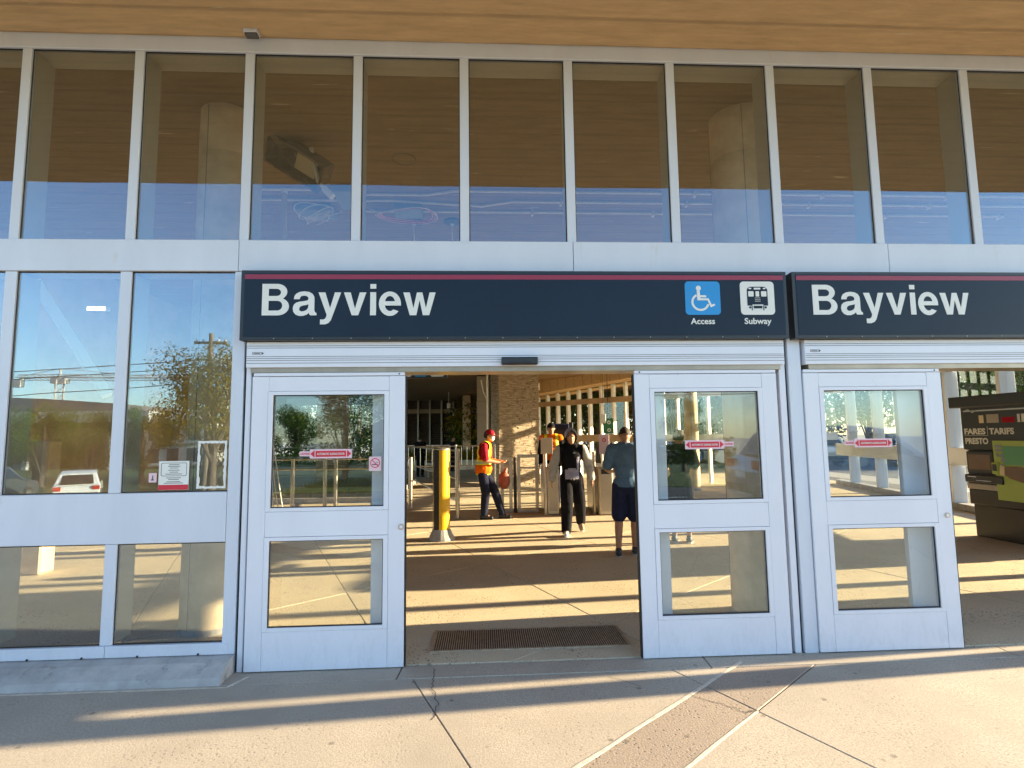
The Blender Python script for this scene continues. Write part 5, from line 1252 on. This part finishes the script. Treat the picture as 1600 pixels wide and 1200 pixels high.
for i, (x, y) in enumerate([(3, 24.5), (6.2, 25.5), (9.4, 26), (12.6, 27), (15.5, 24), (0.2, 27)]):
    tree('leafy street tree seen in pieces between the fins of the glass walls', x, y, 0, 8.0, 3.2, ('leaf3', 'leaf', 'leaf2')[i % 3], 11+i % 4, G1, base=.02, n=9000, leaf=.26)
G2 = 'dark trees beyond the back left of the hall'
for i, (x, y) in enumerate([(-9, 36), (-12, 38), (-15.5, 36), (-18.5, 39), (-7, 40), (-13, 34.8)]):
    tree('dark leafy tree outside beyond the back left of the hall', x, y, 0, 8, 3.4, ('leaf3', 'leaf')[i % 2], 21+i % 2, G2, base=.02, n=9000)
# trees across the road, seen mirrored in the windows
G3 = 'green trees across the road seen mirrored in the left windows'
for i, x in enumerate([-33, -30.6, -28.4, -26.2, -24.3, -21.9]):
    tree('bushy green tree across the road mirrored in the left window', x, -30-(i % 3)*1.2, -.9, 4.1+.3*(i % 2), 1.7, 'leaf', 31+i % 3, G3, base=.06, n=9000, leaf=.14)
tree('tall yellowing tree beside the utility pole mirrored in the left window', -9.9, -16.5, -.95, 5.7, 2.2, 'leaf2', 41, base=.34, n=14000, leaf=.13)
G4 = 'roadside trees behind the camera, mirrored in the doors'
for i, (x, y, h) in enumerate([(-8.5, -30, 6.5), (-4.5, -31, 7.5), (-.8, -29, 6), (3.4, -31, 5), (8.2, -32, 5.2), (-16.5, -34, 4.6), (-13.6, -36, 4.6), (14, -34, 5)]):
    tree('roadside tree behind the camera faintly mirrored in the door glass', x, y, -.9, h, h*.36, ('leaf3', 'leaf', 'leaf2')[i % 3], 51+i % 3, G4, base=.0, n=11000, leaf=.16)

# ================================================================== UTILITY POLE, WIRES, CRANE
up_ = thing('utility_pole', 'wooden utility pole with two crossarms mirrored in the left window', 'pole', (-14.3, -25, -1))
part('pole_shaft', MB().tube([(0, 0, 0), (0, 0, 8.3)], [.17, .11], 12), 'polewood', up_, True)
part('crossarm', MB().box(-.85, .85, -.06, .06, 7.75, 7.87), 'polewood', up_); part('street_lamp_arm', MB().tube([(-.4, 0, 6.9), (.3, 0, 6.9), (1.1, 0, 6.7)], .05, 8), 'galv', up_)
for x in (-.75, -.4, .4, .75): part('insulator', MB().lathe([(.05, 7.87), (.06, 7.93), (.03, 8.0)], x, 0, 10), 'whitewire', up_)
wr = MB()
for zz, dx in ((6.95, 0), (6.55, .1), (5.7, 0)):
    P = []
    for i in range(21):
        t = i/20; x = -14.3+(-45)*t; P.append((x, -25-.5*t, zz-1-.0-1.6*4*t*(1-t)*.5+dx*0-.4*t))
    wr.tube(P, .022, 5)
    P = []
    for i in range(21):
        t = i/20; x = -14.3+45*t; P.append((x, -25-.2*t, zz-1-1.6*4*t*(1-t)*.5-.2*t))
    wr.tube(P, .022, 5)
solo('overhead_wires', wr, 'gasket', 'sagging overhead wires running from the utility pole across the road', 'wires', (-14.3, -25, 5.5))
cr = thing('tower_crane', 'pale lattice tower crane far away, mirrored above the concrete building', 'crane', (-122.3, -160, -1))
def lattice(mb, a, b, w_, step, r=.12):
    a = Vector(a); b = Vector(b); d = (b-a); L = d.length; d.normalize(); u = d.orthogonal().normalized(); v = d.cross(u); n_ = max(2, int(L/step))
    cs_ = [u*w_+v*w_, -u*w_+v*w_, -u*w_-v*w_, u*w_-v*w_]
    for c in cs_: mb.tube([a+c, b+c], r, 4)
    for i in range(n_):
        p = a+d*L*i/n_; q = a+d*L*(i+1)/n_
        for k in range(4): mb.tube([p+cs_[k], q+cs_[(k+1) % 4]], r*.6, 4, False)
    return mb
part('tower', lattice(MB(), (0, 0, 0), (0, 0, 20.5), .9, 2.0, .16), 'crane', cr); part('jib', lattice(MB(), (-12, 0, 21.4), (44, 0, 21.0), .6, 1.8, .12), 'crane', cr)
part('slewing_cab', MB().box(-2.0, 2.0, -1, 1, 19.4, 21), 'crane', cr); part('apex', MB().tube([(0, 0, 21), (0, 0, 24)], .3, 6), 'crane', cr); part('tie_bar', MB().tube([(0, 0, 24), (24, 0, 21.6)], .1, 4).tube([(0, 0, 24), (-11, 0, 21.8)], .1, 4), 'crane', cr)
part('counterweight', MB().box(-12.5, -10.5, -.8, .8, 18.6, 21), 'bldglight', cr)
# ================================================================== BUILDINGS ACROSS THE ROAD
b1 = thing('concrete_building', 'long low dark concrete building with pale fascia mirrored in the left windows', 'building', (-45, -64, -1))
bb = MB().prism([(-40, 5.0), (-8, 7.6), (9, 6.4), (9, 5.2), (-40, 4.6)], 'y', -6, 12)
part('roof_parapet', bb, 'bldg', b1); part('fascia', MB().box(-40, 13, 12, 14, 4.5, 5.6), 'bldglight', b1); part('wall', MB().box(-38, 11, -4, 11.9, 0, 4.5), 'bldg', b1)
for i in range(12): part('window', MB().box(-36+i*3.8, -33.4+i*3.8, 11.91, 12.0, 1.0, 3.8), 'window', b1)
for i in range(7): part('pillar', MB().box(-36.9+i*7.6, -36.5+i*7.6, 12.9, 13.3, 0, 4.5), 'bldglight', b1)
b2 = thing('pale_house', 'pale rendered block with balconies mirrored left of the autumn tree', 'building', (-30.5, -52, -1))
part('wall', MB().box(-3.2, 3.2, -5, 0, 0, 4.6), 'bldg2', b2); part('roof', MB().box(-3.5, 3.5, -5.2, .4, 4.6, 4.85), 'bldglight', b2)
for i in range(3):
    for k_ in range(2): part('window', MB().box(-2.6+i*1.9, -1.5+i*1.9, .001, .06, .6+k_*2.1, 1.9+k_*2.1), 'window', b2)
for k_ in range(2): part('balcony', MB().box(-2.9, 2.9, .07, .7, .35+k_*2.1, .45+k_*2.1), 'bldglight', b2)
for (x, w_, h_, lab) in ((-8, 8, 5.0, 'small house behind the roadside trees to the left'),):
    b = thing('house', lab, 'house', (x, -48, -.9)); part('wall', MB().box(-w_/2, w_/2, -8, 0, 0, h_*.6), 'bldg2', b); part('roof', MB().prism([(-w_/2-.4, h_*.6), (w_/2+.4, h_*.6), (0, h_)], 'y', -8.4, .4), 'bldg', b)
    for i in range(3): part('window', MB().box(-w_/2+1+i*w_/3.2, -w_/2+2.2+i*w_/3.2, .001, .06, 1, 2.2), 'window', b)
bs = thing('storefront', 'pale low shop building across the side street behind the trees', 'building', (52, 34, 0), rad(-60))
part('wall', MB().box(-14, 14, 0, 8, 0, 5), 'bldg2', bs); part('roof', MB().box(-14.4, 14.4, -.4, 8.4, 5, 5.4), 'bldglight', bs)
for i in range(7): part('window', MB().box(-13+i*3.8, -10.4+i*3.8, -.06, -.001, .8, 3.4), 'window', bs)

# ================================================================== CARS
def car(lab, x, y, z, rz, paint, suv=True, group=None):
    t = thing('parked_car', lab, 'car', (x, y, z), rz, group)
    H = 1.62 if suv else 1.42; L = 4.4; hw = .88
    side = [(-2.18, .42), (-2.2, .75), (-2.05, .98), (-1.95, 1.0), (-1.60, H-.12), (-1.2, H-.02), (-.2, H), (.55, H-.08), (1.15, 1.02), (1.95, .90), (2.15, .72), (2.2, .40), (1.85, .26), (-1.9, .26)]
    mb = MB(); n_ = len(side); rings = []
    for fy, s_ in ((-hw+.08, .965), (-hw, 1), (hw, 1), (hw-.08, .965)):
        pass
    def yw(zv, k): return (hw if zv < 1.02 else hw-.20*(zv-1.0)/(H-1.0)-.02)*k
    i0 = len(mb.v)
    for k in (-1, 1): mb.v += [(px, yw(pz, k), pz) for px, pz in side]
    mb.f.append(tuple(range(n_))[::-1]); mb.f.append(tuple(range(n_, 2*n_)))
    for a in range(n_): mb.f.append((a, (a+1) % n_, n_+(a+1) % n_, n_+a))
    o = part('body', mb, paint, t); bv = o.modifiers.new('bevel', 'BEVEL'); bv.width = .05; bv.segments = 2; bv.limit_method = 'ANGLE'; bv.angle_limit = rad(25)
    for k in (-1, 1):
        for P in ([(-1.45, 1.06), (-1.28, H-.16), (-.35, H-.12), (-.35, 1.06)], [(-.27, 1.06), (-.27, H-.12), (.42, H-.17), (.92, 1.06)]):
            g_ = MB(); v = [(px, yw(pz, k)+k*.006, pz) for px, pz in P]; v2 = [(px, yw(pz, k)-k*.02, pz) for px, pz in P]; g_.v = v+v2; g_.f = [(0, 1, 2, 3), (4, 5, 6, 7)]+[(a, (a+1) % 4, 4+(a+1) % 4, 4+a) for a in range(4)]; part('side_window', g_, 'carglass', t)
        for wx in (-1.35, 1.38):
            w_ = part('wheel', MB().tube([(wx, k*(hw-.20), .33), (wx, k*(hw+.012), .33)], .33, 22), 'tyre', t, True); part('rim', MB().tube([(wx, k*(hw+.013), .33), (wx, k*(hw+.022), .33)], .20, 14), 'rim', w_)
        part('tail_lamp', MB().bbox(-2.20, -2.02, k*(hw-.30) if k > 0 else -hw+.02, k*(hw-.02) if k > 0 else -hw+.30, .80, .97, .01), 'lamp', t)
        part('headlight', MB().bbox(2.02, 2.16, min(k*.5, k*.82), max(k*.5, k*.82), .68, .82, .01), 'white', t)
    part('rear_window', MB().quad([(-1.99, -.62, 1.06), (-1.99, .62, 1.06), (-1.66, .56, H-.18), (-1.66, -.56, H-.18)]).quad([(-1.95, -.62, 1.06), (-1.95, .62, 1.06), (-1.62, .56, H-.18), (-1.62, -.56, H-.18)]), 'carglass', t)
    part('windscreen', MB().quad([(1.13, -.66, 1.06), (1.13, .66, 1.06), (.62, .56, H-.12), (.62, -.56, H-.12)]).quad([(1.09, -.66, 1.06), (1.09, .66, 1.06), (.58, .56, H-.12), (.58, -.56, H-.12)]), 'carglass', t)
    part('number_plate', MB().box(-2.225, -2.205, -.26, .26, .62, .74), 'white', t); part('lower_bumper', MB().bbox(-2.23, -2.0, -.8, .8, .34, .52, .02), 'black', t)
    return t
c0 = car('white car with red tail lamps parked across the lawn, mirrored in the left window', -17.1, -20.2, -.93, rad(-122), 'carwhite'); c0.scale = (.84, .84, .9)
cv_ = car('silver car close behind the camera, its roof mirrored in the right door glass', 8.6, -8.6, -.12, rad(5), 'carsilver'); cv_.scale = (1.12, 1.12, 1.2)
car('dark grey car parked left of the white car behind the camera', -21.2, -20.4, -.93, rad(-98), 'cargrey')
car('red car parked on the road far left behind the camera', -27.5, -19.5, -.93, rad(182), 'carred', False)
car('white car parked in the side street behind the rear glass fins', 17.2, 24.5, -.02, rad(95), 'carwhite')
car('blue car parked beyond the rear glass wall behind the green sign', 8.2, 22.4, .0, rad(8), 'carblue', False)
car('white car parked beyond the rear glass wall near the red notice', 13.2, 22.2, .0, rad(175), 'carwhite', False)
car('silver car in the side street beyond the fare machine', 21.6, 14.5, -.02, rad(85), 'carsilver', False)
car('dark grey car in the side street right of the fare machine', 20.8, 21.5, -.02, rad(265), 'cargrey')

# hedges that close the view under the crowns
def hedge(lab, x0, x1, y, h, d=1.0, n=6000):
    rnd = random.Random(int(x0*7+y)); mb = MB()
    for _ in range(n):
        p = Vector((rnd.uniform(x0, x1), y+rnd.uniform(-d, d), rnd.uniform(0, h)*(.8+.2*sin(rnd.uniform(0, 6))))); t = Vector((rnd.gauss(0, 1), rnd.gauss(0, 1), rnd.gauss(0, 1))).normalized(); b = t.orthogonal().normalized(); s_ = rnd.uniform(.12, .3)
        mb.quad([p-t*s_*.5, p+b*s_*.25, p+t*s_*.5, p-b*s_*.25])
    me = mkmesh('foliage', mb, MT['leaf3']); t_ = thing('hedge', lab, 'hedge', ((x0+x1)/2, y, 0)); 
    for v in me.vertices: v.co.x -= (x0+x1)/2; v.co.y -= y
    o = bpy.data.objects.new('foliage', me); COL.objects.link(o); o.parent = t_
    tw = MB(); k_ = x0+.5
    while k_ < x1: tw.tube([(k_-(x0+x1)/2, 0, 0), (k_-(x0+x1)/2+.1, 0, h*.8)], [.03, .012], 6); k_ += .7
    part('stems', tw, 'bark', t_)
hedge('long dark hedge beyond the rear glass wall under the street trees', -2, 16, 28.6, 3.4, n=14000)
hedge('dark hedge outside beyond the back left of the hall', -20, -5.6, 34.2, 3.2, n=9000)
hedge('hedge beyond the side street opposite the fare machine', 26, 44, 27, 2.6, n=9000)
hedge('low hedge across the road behind the camera, mirrored in the doors', -12, 14, -26.5, 1.5, n=9000)
